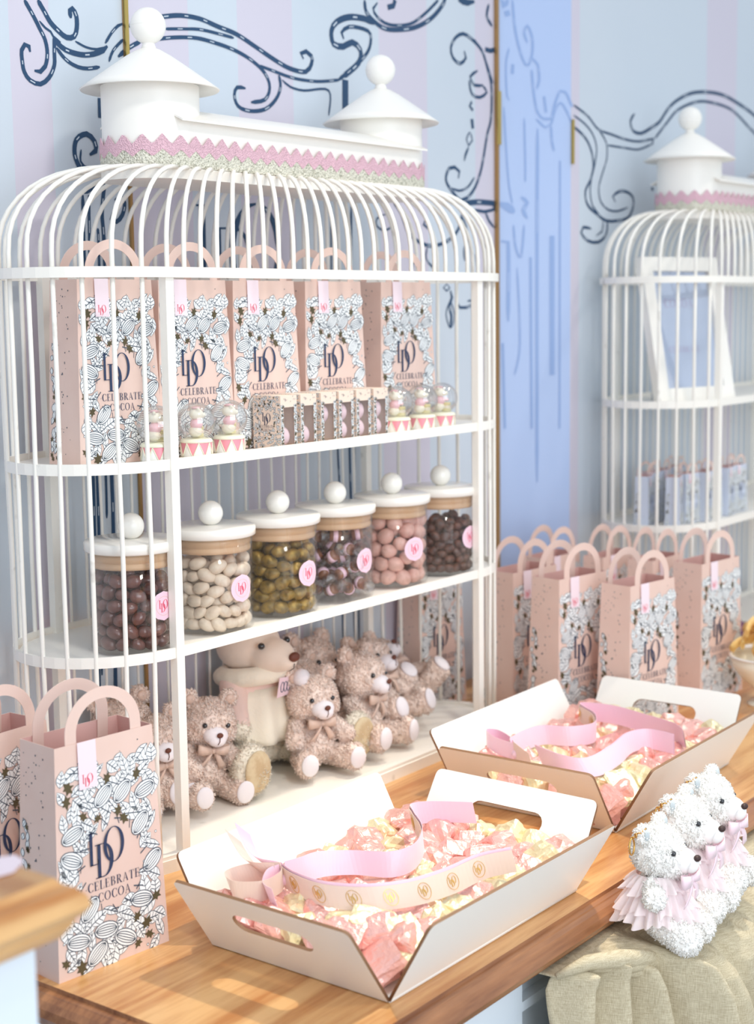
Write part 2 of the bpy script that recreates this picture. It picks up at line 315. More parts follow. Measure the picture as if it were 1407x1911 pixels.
MURAL_BACK=[[[136,11119,21],[162,11088,21],[198,11042,21],[237,10992,21],[272,10946,21],[309,10894,21],[342,10844,21],[374,10794,21],[409,10745,21],[442,10698,21],[468,10646,21],[485,10589,21],[495,10528,21],[496,10468,21],[488,10408,21],[471,10350,21],[450,10302,21],[362,10222,21],[261,10225,21]],[[366,11153,24],[393,11119,24],[431,11070,24],[470,11022,24],[503,10977,25],[536,10932,25],[574,10890,25],[620,10853,25],[671,10820,25],[720,10790,25],[785,10752,25],[850,10730,25],[922,10734,25],[986,10761,25],[1022,10814,25],[1040,10882,25],[1046,10934,25],[1046,10990,25],[1039,11038,25],[1010,11095,25],[976,11128,25],[926,11093,25],[930,11042,25],[940,10996,25]],[[631,10716,21],[629,10677,21],[626,10620,21],[623,10559,21],[620,10504,21],[620,10444,21],[621,10389,21],[611,10334,21],[585,10274,21],[550,10213,21],[508,10161,21],[435,10098,21],[354,10060,21],[263,10063,21],[180,10091,21],[124,10134,21],[86,10191,21],[70,10236,21],[62,10285,21],[57,10333,21],[51,10402,21],[55,10464,21],[114,10546,21],[186,10528,21],[200,10460,21]],[[379,10885,10],[422,10849,11],[477,10808,11],[568,10771,11],[612,10713,11],[679,10679,11],[741,10652,11]],[[646,10655,25],[688,10629,25],[750,10593,25],[822,10563,25],[883,10550,25],[952,10540,25],[1024,10534,25],[1091,10532,25],[1174,10537,25],[1254,10550,25],[1329,10567,25],[1430,10602,26],[1512,10640,26],[1596,10708,26]],[[1002,10699,11],[1052,10683,11],[1123,10661,11],[1194,10644,11],[1292,10635,11],[1392,10640,11],[1506,10670,11],[1596,10701,11]],[[661,10572,18],[699,10533,18],[751,10484,18],[802,10446,18],[862,10412,18],[943,10382,18],[1034,10360,18],[1123,10354,18],[1220,10360,18],[1299,10374,18],[1382,10393,18],[1440,10406,18]],[[1557,10740,15],[1591,10784,15],[1639,10845,15],[1686,10902,15],[1751,10964,15],[1814,11013,15],[1930,11065,15]],[[1616,10499,15],[1635,10541,15],[1664,10602,15],[1706,10663,15],[1753,10711,15],[1813,10763,15],[1870,10810,15],[1909,10842,15]],[[1794,10586,22],[1865,10638,22],[1954,10701,22],[2030,10746,22],[2104,10786,22],[2189,10826,22],[2255,10856,22]],[[2021,11026,22],[2074,11062,22],[2154,11114,22],[2258,11162,22],[2338,11184,23],[2433,11206,23],[2534,11226,23],[2634,11245,23],[2725,11263,23],[2821,11283,23],[2908,11301,23],[2992,11316,23],[3081,11327,23],[3158,11333,23],[3237,11338,23],[3317,11340,23],[3398,11339,23],[3479,11336,23],[3559,11328,23],[3640,11316,23],[3722,11301,24],[3803,11287,24],[3885,11273,24],[3966,11263,24],[4046,11253,24],[4127,11244,24],[4208,11232,24],[4290,11216,24],[4374,11194,24],[4459,11169,24],[4545,11142,24],[4631,11113,24],[4718,11085,24],[4806,11056,24],[4895,11026,25],[4985,10996,25],[5073,10968,25],[5158,10942,25],[5259,10912,25],[5356,10885,25],[5451,10862,25],[5547,10845,25],[5649,10834,25],[5756,10827,25],[5854,10828,25],[5936,10838,25],[6037,10903,26],[6090,10983,26],[6110,11047,26],[6093,11102,26],[5959,11162,25],[5822,11112,25],[5887,11035,25]],[[2739,11091,15],[2805,11100,15],[2900,11113,15],[3006,11127,15],[3107,11140,15],[3198,11151,15],[3287,11163,15],[3378,11173,16],[3472,11180,16],[3552,11181,16],[3635,11180,16],[3720,11178,16],[3802,11174,16],[3881,11171,16],[3980,11166,16],[4079,11161,16],[4166,11156,16],[4227,11152,16]],[[2547,10923,19],[2598,10933,19],[2670,10948,19],[2754,10964,19],[2845,10981,19],[2934,10995,19],[3021,11008,19],[3113,11021,19],[3208,11032,19],[3303,11041,19],[3398,11046,19],[3494,11047,20],[3591,11043,20],[3688,11037,20],[3783,11029,20],[3875,11020,20],[3963,11012,20],[4050,11001,20],[4133,10989,20],[4214,10976,20],[4293,10961,20],[4388,10939,20],[4479,10915,20],[4565,10888,20],[4647,10858,20],[4728,10824,20],[4805,10787,20],[4875,10746,21],[4932,10703,21],[4990,10639,21],[5028,10570,21],[5040,10501,21],[5025,10429,21],[4983,10357,21],[4918,10300,21],[4811,10263,21],[4680,10241,21],[4588,10227,20]],[[5267,10715,21],[5282,10667,21],[5300,10598,21],[5300,10528,21],[5276,10460,21],[5234,10391,21],[5177,10325,21],[5103,10260,21],[5014,10199,21],[4913,10151,21],[4826,10126,21],[4729,10108,21],[4632,10097,20],[4546,10093,20],[4445,10098,20],[4356,10114,20],[4288,10142,20],[4243,10186,20],[4217,10242,20],[4208,10295,20],[4224,10368,20],[4274,10422,20],[4376,10432,20],[4470,10426,20]],[[4784,10809,16],[4857,10799,16],[4964,10785,16],[5088,10769,17],[5170,10758,17],[5262,10745,17],[5358,10732,17],[5453,10720,17],[5543,10712,17],[5644,10705,17],[5741,10702,17],[5835,10701,17],[5932,10703,17],[6028,10705,17],[6125,10710,17],[6224,10717,17],[6331,10728,17],[6432,10742,17],[6546,10759,17],[6659,10778,17],[6758,10795,17],[6828,10807,17]],[[5343,10648,13],[5419,10606,13],[5538,10561,13],[5632,10545,13],[5743,10536,13],[5886,10537,13],[6004,10552,13],[6149,10579,13],[6299,10605,13],[6432,10618,13],[6524,10602,13],[6564,10544,13],[6566,10454,13],[6548,10351,13],[6525,10258,13],[6513,10195,13]],[[6972,10822,53],[6952,10023,53]],[[6785,10802,22],[6846,10836,22],[6933,10886,22],[7031,10942,22],[7122,10996,22],[7205,11048,22],[7287,11101,22],[7365,11154,22],[7436,11208,22],[7522,11277,22],[7596,11346,22],[7650,11419,22],[7684,11502,22],[7698,11587,22],[7686,11653,22],[7616,11701,22],[7493,11716,22],[7368,11720,22],[7221,11716,22],[7096,11699,22],[6965,11643,22],[6891,11577,22],[6946,11480,22]],[[6916,10869,35],[6980,10906,35],[7074,10961,35],[7180,11024,35],[7277,11088,35],[7346,11144,35],[7401,11226,35],[7413,11300,35],[7395,11361,35],[7305,11429,35],[7177,11457,35],[7055,11412,35],[6928,11356,35],[6787,11344,35],[6671,11368,34],[6632,11422,34],[6615,11497,34],[6620,11567,34],[6669,11655,34],[6766,11733,34],[6860,11780,35],[6974,11823,35],[7100,11856,35],[7203,11872,35],[7316,11882,35],[7428,11887,35],[7526,11888,35],[7688,11868,35],[7796,11845,36]],[[7533,12196,26],[7537,12145,26],[7544,12074,26],[7574,12009,26],[7635,11958,27],[7719,11912,27],[7811,11874,27],[7904,11840,27],[8007,11813,27],[8131,11800,27],[8248,11804,27],[8382,11818,27],[8520,11838,27],[8649,11860,27],[8801,11889,27],[8943,11925,28],[9086,11972,28],[9200,12017,28],[9316,12069,28],[9429,12127,28],[9536,12190,28],[9638,12262,28],[9738,12342,28],[9827,12422,28],[9894,12493,28],[9952,12611,28],[9965,12691,28]],[[7894,12204,18],[7771,12089,18],[7801,12024,18],[7889,11964,18],[7975,11928,18],[8086,11897,18],[8225,11885,18],[8331,11889,18],[8454,11902,18],[8584,11920,18],[8712,11945,18],[8827,11974,18],[8949,12019,18],[9058,12073,18],[9163,12134,18],[9270,12200,19],[9368,12262,19],[9473,12334,19],[9575,12407,19],[9662,12470,19],[9725,12515,19]],[[8405,12323,32],[8356,12217,32],[8184,12166,31]],[[10362,12608,38],[10497,12602,38],[10662,12603,38],[10895,12656,39]],[[11388,12679,24],[11358,12618,24],[11321,12532,24],[11312,12453,24],[11361,12389,25],[11439,12332,25],[11497,12292,25]],[[11253,11839,29],[11438,11832,30],[11569,11868,30]],[[10547,11724,22],[10599,11605,22],[10518,11528,22],[10403,11477,22],[10281,11498,22],[10176,11556,22],[10118,11635,21],[10108,11728,21],[10141,11797,21],[10199,11869,21],[10267,11929,21],[10383,11994,22],[10514,12028,22],[10650,12015,22],[10799,11968,22],[10884,11936,22],[10977,11897,22],[11066,11850,22],[11142,11796,22],[11201,11732,22],[11247,11657,22],[11287,11579,22],[11325,11504,22],[11363,11434,22],[11400,11367,22],[11430,11297,22],[11454,11221,22],[11465,11153,22],[11471,11079,22],[11473,11003,22],[11472,10928,22],[11470,10855,22],[11466,10768,22],[11459,10681,22],[11447,10599,22],[11431,10523,22],[11399,10444,22],[11359,10375,22],[11317,10284,22],[11292,10207,22],[11264,10117,22],[11237,10021,22],[11210,9928,22],[11184,9846,22],[11156,9762,22],[11131,9689,22],[11104,9620,22],[11071,9550,22],[11031,9475,22],[10987,9400,22],[10938,9327,22],[10885,9261,22],[10803,9182,22],[10714,9113,22],[10629,9060,22],[10413,9000,22],[10309,9034,22],[10201,9098,22],[10114,9154,22],[10024,9219,22],[9958,9279,22],[9920,9348,22],[9925,9413,22],[9965,9495,22],[10031,9564,22],[10207,9595,22],[10365,9527,22],[10328,9398,22]],[[10889,11979,12],[10939,11938,12],[11012,11881,12],[11095,11813,12],[11179,11738,12],[11252,11662,12],[11317,11576,12],[11382,11477,12],[11442,11377,12],[11492,11290,12],[11528,11229,12]],[[10868,9449,15],[10808,9392,15],[10722,9312,15],[10631,9248,15],[10488,9196,15],[10344,9173,15],[10202,9187,15],[10097,9209,15]],[[10993,11418,20],[10857,11358,20],[10739,11282,19],[10777,11202,19],[10882,11142,20],[11037,11148,20],[11175,11172,20]],[[10702,11211,19],[10718,11143,19],[10744,11049,20],[10790,10976,20],[10917,10933,20],[11063,10935,20],[11209,10987,20],[11304,11057,20],[11245,11117,20],[11156,11160,20]],[[10789,10830,20],[10716,10745,20],[10824,10677,20]],[[10787,10516,29],[10821,10343,29]],[[10712,10275,12],[10653,10209,12],[10603,10130,12],[10674,10017,12],[10801,10125,12],[10774,10203,12],[10730,10267,12]],[[10674,9988,20],[10621,9917,20],[10564,9833,20],[10527,9733,20]],[[10466,8934,35],[10587,8952,35],[10762,8977,35],[10956,8996,35],[11086,9000,35],[11236,9000,35],[11387,8999,35],[11519,8997,35],[11611,8996,36]],[[10864,8852,20],[11004,8835,20],[11196,8826,20],[11343,8844,20],[11500,8873,20],[11611,8894,20]],[[11233,8828,20],[11286,8752,20],[11363,8661,20],[11466,8588,20],[11552,8536,20]],[[11554,9013,30],[11554,8871,30]],[[8277,8881,21],[8336,8838,21],[8421,8774,21],[8496,8705,21],[8551,8629,21],[8597,8548,21],[8638,8476,21],[8675,8401,21],[8732,8338,21],[8821,8291,21],[8934,8244,21],[9043,8205,21],[9179,8166,22],[9310,8145,22],[9441,8139,22],[9581,8151,22],[9694,8169,22],[9814,8195,22],[9928,8228,22],[10032,8270,22],[10128,8320,22],[10211,8373,22],[10306,8456,22],[10373,8546,22],[10411,8656,22],[10428,8745,22]],[[9283,8623,19],[9198,8515,19],[9348,8453,19]],[[10428,8716,15],[10474,8664,15],[10538,8590,15],[10588,8514,15],[10615,8442,15],[10627,8369,15],[10622,8296,15],[10585,8224,15],[10530,8154,15],[10494,8084,15],[10503,7972,15],[10528,7886,15]],[[8759,7980,24],[8810,7904,24],[8855,7811,24],[8830,7742,24],[8803,7677,24],[8840,7602,24],[8883,7544,24]],[[9309,8106,14],[9288,8053,14],[9263,7978,14],[9272,7904,14],[9349,7833,14],[9460,7763,15],[9541,7714,15]],[[11212,8373,20],[11248,8151,20]],[[10912,8023,20],[10947,7802,20]],[[10040,7336,25],[10092,7208,25],[10046,7132,25],[10002,7050,25],[10032,6958,25],[10070,6861,25],[10055,6750,25],[10032,6663,25]],[[10038,7158,10],[9990,7095,10],[9927,7005,10],[9894,6912,10],[9909,6835,10],[9945,6749,10],[9990,6677,10],[10032,6643,10],[10090,6676,10],[10149,6763,10],[10176,6859,10],[10158,6936,10],[10116,7023,10],[10069,7103,10],[10038,7158,10]],[[10198,7178,17],[10264,7098,17],[10357,7017,18],[10574,7016,18],[10775,7065,18],[10776,7156,18],[10611,7136,18]],[[9919,7454,12],[9813,7385,12],[9917,7326,12],[10023,7385,12],[9919,7454,12]],[[8021,8649,12],[7911,8616,11],[7802,8567,11],[7773,8502,11],[7799,8438,11],[7893,8392,12],[8015,8372,12],[8139,8400,12],[8237,8453,12],[8266,8519,12],[8239,8583,12],[8130,8624,12],[8021,8649,12]],[[7082,8745,18],[7078,8601,18],[7074,8399,18],[7068,8161,18],[7062,7909,18],[7056,7666,18],[7050,7411,18],[7043,7128,18],[7036,6850,18],[7030,6610,18],[7026,6440,18]],[[6530,8721,11],[6516,7660,11]],[[6615,5907,16],[6614,5728,16],[6612,5467,16],[6610,5170,16],[6610,4885,16],[6611,4657,16],[6615,4503,16],[6621,4392,16],[6628,4300,16],[6635,4202,16],[6640,4074,16],[6645,3925,16],[6650,3772,16],[6654,3599,16],[6658,3394,16],[6661,3142,16],[6664,2798,16],[6667,2369,16],[6669,1923,16],[6671,1529,17],[6673,1255,17]],[[6938,5894,21],[6938,5719,21],[6937,5467,21],[6937,5178,21],[6937,4895,21],[6938,4659,21],[6939,4479,21],[6941,4328,21],[6943,4192,21],[6946,4058,21],[6949,3913,21],[6954,3772,21],[6958,3645,21],[6964,3508,21],[6969,3335,21],[6975,3103,21],[6981,2763,21],[6988,2331,21],[6995,1877,21],[7001,1474,21],[7005,1194,22]],[[7072,5888,11],[7072,5672,12],[7071,5357,12],[7071,5002,12],[7069,4665,12],[7067,4406,12],[7061,4247,12],[7053,4149,12],[7044,4080,12],[7039,4008,12],[7040,3904,12],[7048,3778,12],[7064,3651,12],[7082,3506,12],[7099,3324,12],[7111,3086,12],[7118,2744,12],[7123,2311,12],[7125,1856,12],[7126,1452,12],[7128,1172,12]],[[1012,8974,26],[992,9009,26],[961,9060,25],[932,9116,25],[915,9171,25],[912,9224,25],[917,9280,25],[931,9332,25],[954,9376,25],[1008,9422,25],[1080,9456,25],[1146,9470,26],[1229,9439,26],[1290,9380,26],[1313,9312,26],[1304,9249,26],[1191,9190,26]],[[1394,9042,22],[1336,9023,22],[1255,8997,22],[1181,8985,22],[1095,9009,22],[1035,9041,22]],[[1036,9252,11],[1027,9207,11],[1016,9145,11],[1018,9091,11],[1069,9037,11],[1122,9003,11]],[[1035,8633,20],[1032,8550,20],[1029,8438,20],[1026,8299,20],[1023,8134,20],[1020,7943,20],[1017,7723,20],[1015,7475,20],[1013,7201,20],[1012,6905,21],[1012,6591,21],[1014,6233,21],[1018,5828,21],[1023,5414,21],[1028,5029,21],[1030,4712,21],[1030,4503,21],[1029,4377,21],[1027,4276,21],[1024,4143,21],[1021,3920,21],[1018,3562,21],[1013,3104,21],[1009,2615,21],[1004,2164,22],[1001,1819,22],[998,1598,22],[997,1457,22],[996,1370,22],[995,1314,22],[994,1264,22]],[[1144,8638,18],[1142,8551,18],[1139,8433,18],[1135,8288,18],[1132,8117,18],[1128,7923,19],[1125,7705,19],[1121,7460,19],[1118,7191,19],[1115,6900,19],[1112,6589,19],[1111,6231,19],[1111,5825,19],[1111,5409,19],[1112,5022,19],[1111,4705,19],[1110,4495,19],[1110,4368,19],[1109,4267,19],[1107,4134,19],[1103,3910,19],[1096,3542,19],[1087,3067,19],[1077,2564,20],[1069,2116,20],[1062,1806,20]],[[1292,8187,15],[1293,8165,15],[1294,8146,15],[1296,8106,15],[1297,8019,15],[1296,7860,15],[1293,7601,15],[1288,7257,15],[1282,6871,15],[1276,6481,15],[1273,6130,15],[1272,5810,15],[1272,5494,15],[1274,5193,15],[1275,4920,15],[1275,4689,15],[1274,4503,15],[1272,4355,15],[1270,4238,15],[1268,4147,15],[1266,4077,15]],[[1454,8817,22],[1443,8764,22],[1427,8690,22],[1409,8603,22],[1394,8510,22],[1384,8420,22],[1382,8346,22],[1386,8281,22],[1392,8207,22],[1398,8104,22],[1402,7952,22],[1403,7745,23],[1402,7495,23],[1400,7211,23],[1399,6904,23],[1397,6582,23],[1396,6218,23],[1394,5807,23],[1392,5387,23],[1390,4997,23],[1389,4678,23],[1388,4480,23],[1390,4375,23],[1390,4292,23],[1388,4158,23],[1383,3899,23],[1371,3442,23],[1354,2834,24],[1336,2182,24],[1319,1598,24],[1307,1195,24]],[[1404,8829,22],[1338,8793,22],[1249,8746,22],[1180,8716,22],[1107,8685,22],[1056,8663,22]],[[1734,8668,23],[1782,8624,23],[1823,8559,23],[1819,8505,23],[1800,8444,23],[1773,8391,23],[1717,8327,23],[1654,8289,23],[1553,8330,22],[1588,8414,22]],[[1649,8618,19],[1717,8524,19]],[[3415,8592,48],[3406,7180,49]],[[3287,8594,10],[3498,8604,10]],[[3769,8269,36],[3764,7179,37]],[[3662,8265,10],[4195,8283,10]],[[4195,8283,25],[4274,8239,25],[4365,8165,25],[4395,8118,25],[4420,8064,25],[4441,8002,25],[4456,7927,25],[4465,7854,25],[4471,7769,25],[4474,7680,25],[4472,7592,25],[4467,7511,25],[4454,7433,25],[4435,7355,25],[4413,7282,25],[4393,7221,25],[4379,7177,25]],[[4634,8671,10],[4837,8655,10]],[[1410,9981,22],[1407,9711,22]],[[5164,7942,47],[5145,7773,46],[5098,7612,43],[5026,7468,39],[4933,7348,34],[4824,7258,27],[4705,7203,20],[4582,7185,13],[4461,7204,20],[4349,7259,27],[4250,7347,33],[4170,7463,38],[4112,7602,42],[4078,7756,44],[4071,7919,45],[4090,8081,44],[4135,8237,42],[4203,8377,38],[4292,8496,33],[4396,8588,27],[4512,8647,20],[4634,8671,12],[4755,8658,20],[4870,8608,27],[4972,8523,34],[5057,8408,39],[5119,8268,43],[5155,8110,46],[5164,7942,47]]]
MURAL_SIDE=[[[13065,10910,18],[13165,10884,18],[13311,10846,18],[13472,10802,18],[13615,10755,18],[13730,10700,18],[13834,10637,18],[13937,10577,18],[14051,10531,18],[14227,10498,18],[14417,10484,19],[14609,10471,19],[14798,10451,19],[14989,10432,19],[15182,10419,19],[15374,10412,19],[15568,10410,19],[15772,10421,19],[15950,10442,19],[16146,10474,19],[16325,10506,19],[16450,10528,20]],[[13066,10716,15],[13185,10686,15],[13354,10641,15],[13510,10590,16],[13633,10536,16],[13743,10476,16],[13835,10409,16],[13907,10333,16],[13961,10249,16],[13990,10159,16],[13992,10086,16],[13978,10008,16],[13955,9929,16],[13928,9849,16],[13895,9768,16],[13852,9684,16],[13811,9602,16],[13779,9524,16],[13752,9431,16],[13737,9345,16],[13739,9259,16],[13759,9168,16],[13796,9078,16],[13851,9000,16],[13990,8910,16],[14116,8852,16]],[[13068,10501,23],[13151,10473,23],[13273,10432,23],[13403,10383,23],[13512,10331,23],[13620,10259,23],[13706,10178,23],[13773,10090,24],[13813,10017,24],[13843,9939,24],[13860,9859,24],[13864,9782,24],[13840,9684,24],[13792,9589,24],[13736,9501,24],[13666,9424,24],[13590,9354,24],[13544,9281,24],[13543,9194,24],[13572,9103,24],[13633,9022,24],[13735,8959,24],[13869,8907,24],[14006,8858,24],[14136,8809,24],[14269,8764,24],[14408,8735,24],[14632,8731,24],[14863,8752,24],[15109,8774,25],[15327,8824,25],[15431,8890,25],[15509,8973,25],[15560,9054,25],[15588,9161,25],[15556,9252,25],[15459,9313,25],[15318,9350,25],[15147,9366,24],[14969,9354,24],[14791,9299,24],[14673,9231,24],[14788,9128,24]],[[14096,10503,16],[14180,10453,16],[14298,10380,16],[14387,10294,16],[14417,10222,16],[14431,10143,16],[14429,10060,16],[14414,9977,16],[14378,9894,16],[14325,9809,16],[14267,9725,16],[14217,9645,16],[14161,9546,16],[14112,9453,16],[14088,9362,16],[14093,9269,16],[14123,9178,16],[14180,9100,16],[14272,9038,16],[14392,8989,16],[14518,8954,16],[14707,8937,16],[14906,8949,16],[15138,8996,16],[15324,9043,16]],[[14432,10244,16],[14570,10244,16],[14770,10244,16],[14990,10245,16],[15185,10246,16],[15394,10244,16],[15584,10242,16],[15775,10256,16],[15997,10303,17],[16221,10365,17],[16379,10411,17]],[[16450,10550,22],[16404,10402,22]],[[15594,10974,27],[15494,10901,27],[15409,10806,27],[15436,10704,27],[15530,10620,27],[15689,10587,27],[15888,10595,27],[16103,10656,28],[16322,10740,28],[16523,10809,28],[16715,10896,28],[16838,10985,28],[16959,11090,28],[17086,11188,28],[17214,11270,28],[17349,11345,28],[17516,11420,28],[17675,11481,28],[17857,11544,29],[18051,11603,29],[18247,11653,29],[18444,11690,29],[18648,11719,29],[18855,11741,29],[19063,11758,29],[19272,11771,29],[19484,11779,30],[19697,11780,30],[19914,11772,30],[20134,11752,30],[20359,11723,30],[20583,11688,30],[20803,11652,31],[21011,11617,31],[21210,11581,31],[21415,11538,31],[21638,11481,31],[21853,11418,31],[22098,11338,31],[22343,11255,32],[22558,11181,32],[22710,11130,32]],[[16524,10545,22],[16602,10598,22],[16713,10674,22],[16842,10762,22],[16973,10850,22],[17093,10929,23],[17214,11012,23],[17325,11090,23],[17446,11164,23],[17599,11235,23],[17758,11293,23],[17941,11351,23],[18138,11407,23],[18336,11456,23],[18522,11494,23],[18732,11526,23],[18932,11542,23],[19134,11549,24],[19351,11550,24],[19542,11549,24],[19746,11545,24],[19955,11535,24],[20163,11517,24],[20363,11489,24],[20555,11446,24],[20742,11390,24],[20926,11327,25],[21105,11262,25],[21279,11201,25],[21459,11141,25],[21643,11078,25],[21818,11017,25],[21967,10964,25],[22075,10927,25]],[[14453,8737,24],[14453,8663,24],[14449,8559,24],[14412,8466,24],[14326,8394,24],[14209,8334,24],[14079,8295,24],[13854,8285,24],[13640,8316,24],[13478,8386,24],[13381,8466,24],[13465,8574,24],[13632,8570,24],[13790,8553,24]],[[14274,8730,16],[14268,8628,16],[14232,8514,16],[13989,8421,16]],[[16376,9483,28],[16475,9477,28]],[[14414,6695,27],[14413,3367,28]]]
MURAL_RETURN=[[[346,12811,20],[354,12729,20],[364,12613,20],[377,12478,20],[393,12342,20],[413,12221,20],[437,12110,20],[467,11999,20],[499,11894,20],[531,11802,20],[559,11730,20],[619,11627,20],[672,11614,20],[708,11661,20],[740,11745,20],[763,11838,20],[772,11910,20],[775,11988,20],[772,12067,20],[763,12137,20],[735,12228,20],[696,12310,20],[661,12352,20],[616,12305,20],[593,12209,20],[623,12112,20],[661,12033,20]],[[729,11757,20],[801,11718,20],[877,11642,20],[896,11577,20],[907,11496,20],[912,11412,20],[912,11343,20],[885,11242,20],[855,11180,20]],[[752,11537,20],[758,11475,20],[765,11385,20],[775,11282,20],[786,11178,20],[798,11087,20],[811,11007,20],[825,10929,20],[840,10855,20],[858,10790,20],[878,10737,20],[942,10656,20],[1016,10619,20],[1165,10624,20],[1196,10696,20],[1219,10799,20],[1245,10900,20],[1281,10997,20],[1320,11092,20],[1360,11157,20],[1476,11140,20],[1515,11083,20],[1559,11000,20],[1599,10918,20],[1628,10861,20]],[[844,10614,18],[901,10566,18],[981,10500,18],[1050,10458,18],[1165,10522,18],[1189,10580,18],[1211,10656,18],[1233,10735,18],[1257,10799,18],[1313,10892,18],[1372,10934,18],[1429,10895,18],[1488,10806,18],[1525,10742,18],[1566,10662,18],[1603,10587,18],[1629,10535,18]],[[1015,11044,20],[1061,10742,20]],[[1165,10492,20],[1169,10434,20],[1174,10350,20],[1181,10261,20],[1189,10187,20],[1214,10082,20],[1236,10015,20]],[[68,8997,61],[216,8948,61],[310,8889,61],[386,8837,61]],[[524,9125,31],[598,9083,31],[661,9024,31],[618,8956,31],[569,8880,31],[609,8789,31],[661,8717,31]],[[123,12799,39],[167,12683,39],[215,12737,39],[257,12806,39]],[[223,12607,44],[256,12510,44]],[[277,11917,15],[263,11870,15],[242,11804,15],[222,11719,15],[210,11616,15],[208,11507,15],[210,11373,15],[216,11234,15],[224,11109,15],[231,11018,15],[276,10939,15]],[[356,11622,25],[344,11442,25]],[[100,8283,31],[248,8263,31],[257,8031,31],[258,7690,31],[254,7311,31],[248,6969,31],[246,6736,31]],[[593,10627,15],[596,10511,15],[601,10343,15],[607,10152,15],[612,9968,15],[615,9818,15],[617,9705,15],[617,9607,15],[616,9526,15],[616,9460,15],[615,9411,15]],[[163,10816,15],[175,10626,15],[191,10350,15],[211,10038,15],[231,9740,15],[251,9507,15],[270,9346,15],[291,9222,15],[311,9128,15],[328,9056,15],[341,9000,15]],[[363,8592,18],[368,8533,18],[375,8447,18],[383,8351,18],[394,8257,18],[408,8181,18],[443,8067,18],[485,7976,18],[523,7976,18],[541,8056,18],[557,8193,18],[572,8351,18],[583,8496,18],[592,8593,18]],[[878,10433,25],[877,10097,25],[875,9634,26],[872,9073,26],[870,8441,26],[869,7768,26],[869,6962,26],[870,6001,26],[871,5018,27],[872,4151,27],[873,3544,27]],[[1193,8390,41],[1200,5666,42]],[[1364,9833,15],[1368,4595,16]],[[730,7975,21],[755,4619,21]],[[442,7769,15],[453,7559,16],[469,7254,16],[486,6909,16],[498,6577,16],[499,6314,16],[485,6125,16],[459,5973,16],[429,5853,16],[401,5760,16],[382,5688,16]],[[130,6321,21],[172,4641,21]]]
# ---------------------------------------------------------------- the room
K=-.018; YB=.262; YS=.175; XA=1.163; XB=1.297
def stripes(name,edges,pinks,z0,z1,f,mats):
    """a wall face split into vertical wallpaper stripes"""
    bm=bmesh.new(); xs=edges
    lo=[bm.verts.new(f(x,z0,0)) for x in xs]; hi=[bm.verts.new(f(x,z1,0)) for x in xs]
    for i in range(len(xs)-1):
        mid=(xs[i]+xs[i+1])/2; bm.faces.new((lo[i],lo[i+1],hi[i+1],hi[i])).material_index=1 if any(a<=mid<=b for a,b in pinks) else 0
    r=bmesh.ops.extrude_face_region(bm,geom=bm.faces[:]); n=Vector(f(0,0,-.05))-Vector(f(0,0,0))
    bmesh.ops.translate(bm,vec=n,verts=[v for v in r['geom'] if isinstance(v,bmesh.types.BMVert)])
    bmesh.ops.recalc_face_normals(bm,faces=bm.faces[:])
    return struct(ob(name,bm,mats))
pk=[(-.32,-.19),(-.014,.055),(.195,.323),(.431,.562),(.792,.935),(1.091,1.163)]
ed=sorted({-2.2,XA}|{e for p in pk for e in p})
wb=stripes('wall_back',ed,pk,-.95,2.6,lambda a,z,o:(a,YB-o,z),[WALLB,WALLP])
TS=Vector((XB-XA,YS-YB,0)); LS=TS.length; TS.normalize(); NS=Vector((TS.y,-TS.x,0))
fr=lambda a,z,o:tuple(Vector((XA,YB,z))+TS*a+NS*o)
wr=stripes('wall_return',[0,LS*.42,LS],[(LS*.8,LS*.81)],-.95,2.6,fr,[WALLG,WALLP])
pk2=[(1.297,1.33),(1.90,2.06),(2.4,2.55)]
wf=stripes('wall_front',sorted({XB,4.2}|{e for p in pk2 for e in p}),pk2,-.95,2.6,lambda a,z,o:(a,YS-o,z),[WALLB,WALLP])
def mural(name,data,f,m,parent,sc=1.3):
    F=Flat(f)
    for k,s in enumerate(data):
        n=len(s); pts=[(a/1e4,z/1e4) for a,z,_ in s]; w=[q/1e4*2*sc*(1 if 0<i<n-1 or n<4 else .45) for i,(_,_,q) in enumerate(s)]
        F.line(pts,w,0,k*.02)
        if n>6 and w[2]>.004:       # light dashes along the core, as in the brush drawing
            for i in range(3,n-3,5): F.line(pts[i:i+2],w[2]*.24,1,k*.02+2)
    o=ob(name,F.bm,m,parent); struct(o); return o
mural('scroll_drawing',MURAL_BACK,lambda a,z,l:(a,YB-.0006-.0001*l,z),[INKD,WALLB],wb,1.5)
mural('scroll_drawing',MURAL_RETURN,lambda a,z,l:tuple(Vector((XA,YB,z))+TS*a+NS*(.0006+.0001*l)),[INKB,WALLG],wr)
mural('scroll_drawing',MURAL_SIDE,lambda a,z,l:(a,YS-.0006-.0001*l,z),[INK,WALLB],wf)
bm=bmesh.new(); box(bm,(.192,YB-.003,.4),(.005,.004,2.7)); struct(ob('trim_1',bm,BRASS))
bm=bmesh.new(); box(bm,(.1925,YB-.0055,1.2),(.006,.004,.55)); struct(ob('trim_2',bm,GOLDT))
bm=bmesh.new(); box(bm,(XA-.003,YB-.004,.8),(.008,.006,3.4)); struct(ob('trim_3',bm,BRASS))
bm=bmesh.new(); box(bm,(XA-.003,YB-.009,1.06),(.010,.004,.10)); struct(ob('trim_4',bm,GOLDT))
bm=bmesh.new(); box(bm,(XB+.002,YS-.004,1.02),(.006,.004,.085)); struct(ob('trim_5',bm,GOLDT))
bm=bmesh.new(); box(bm,(.8,-1.2,-.975),(7,5,.05)); struct(ob('floor',bm,TILE))
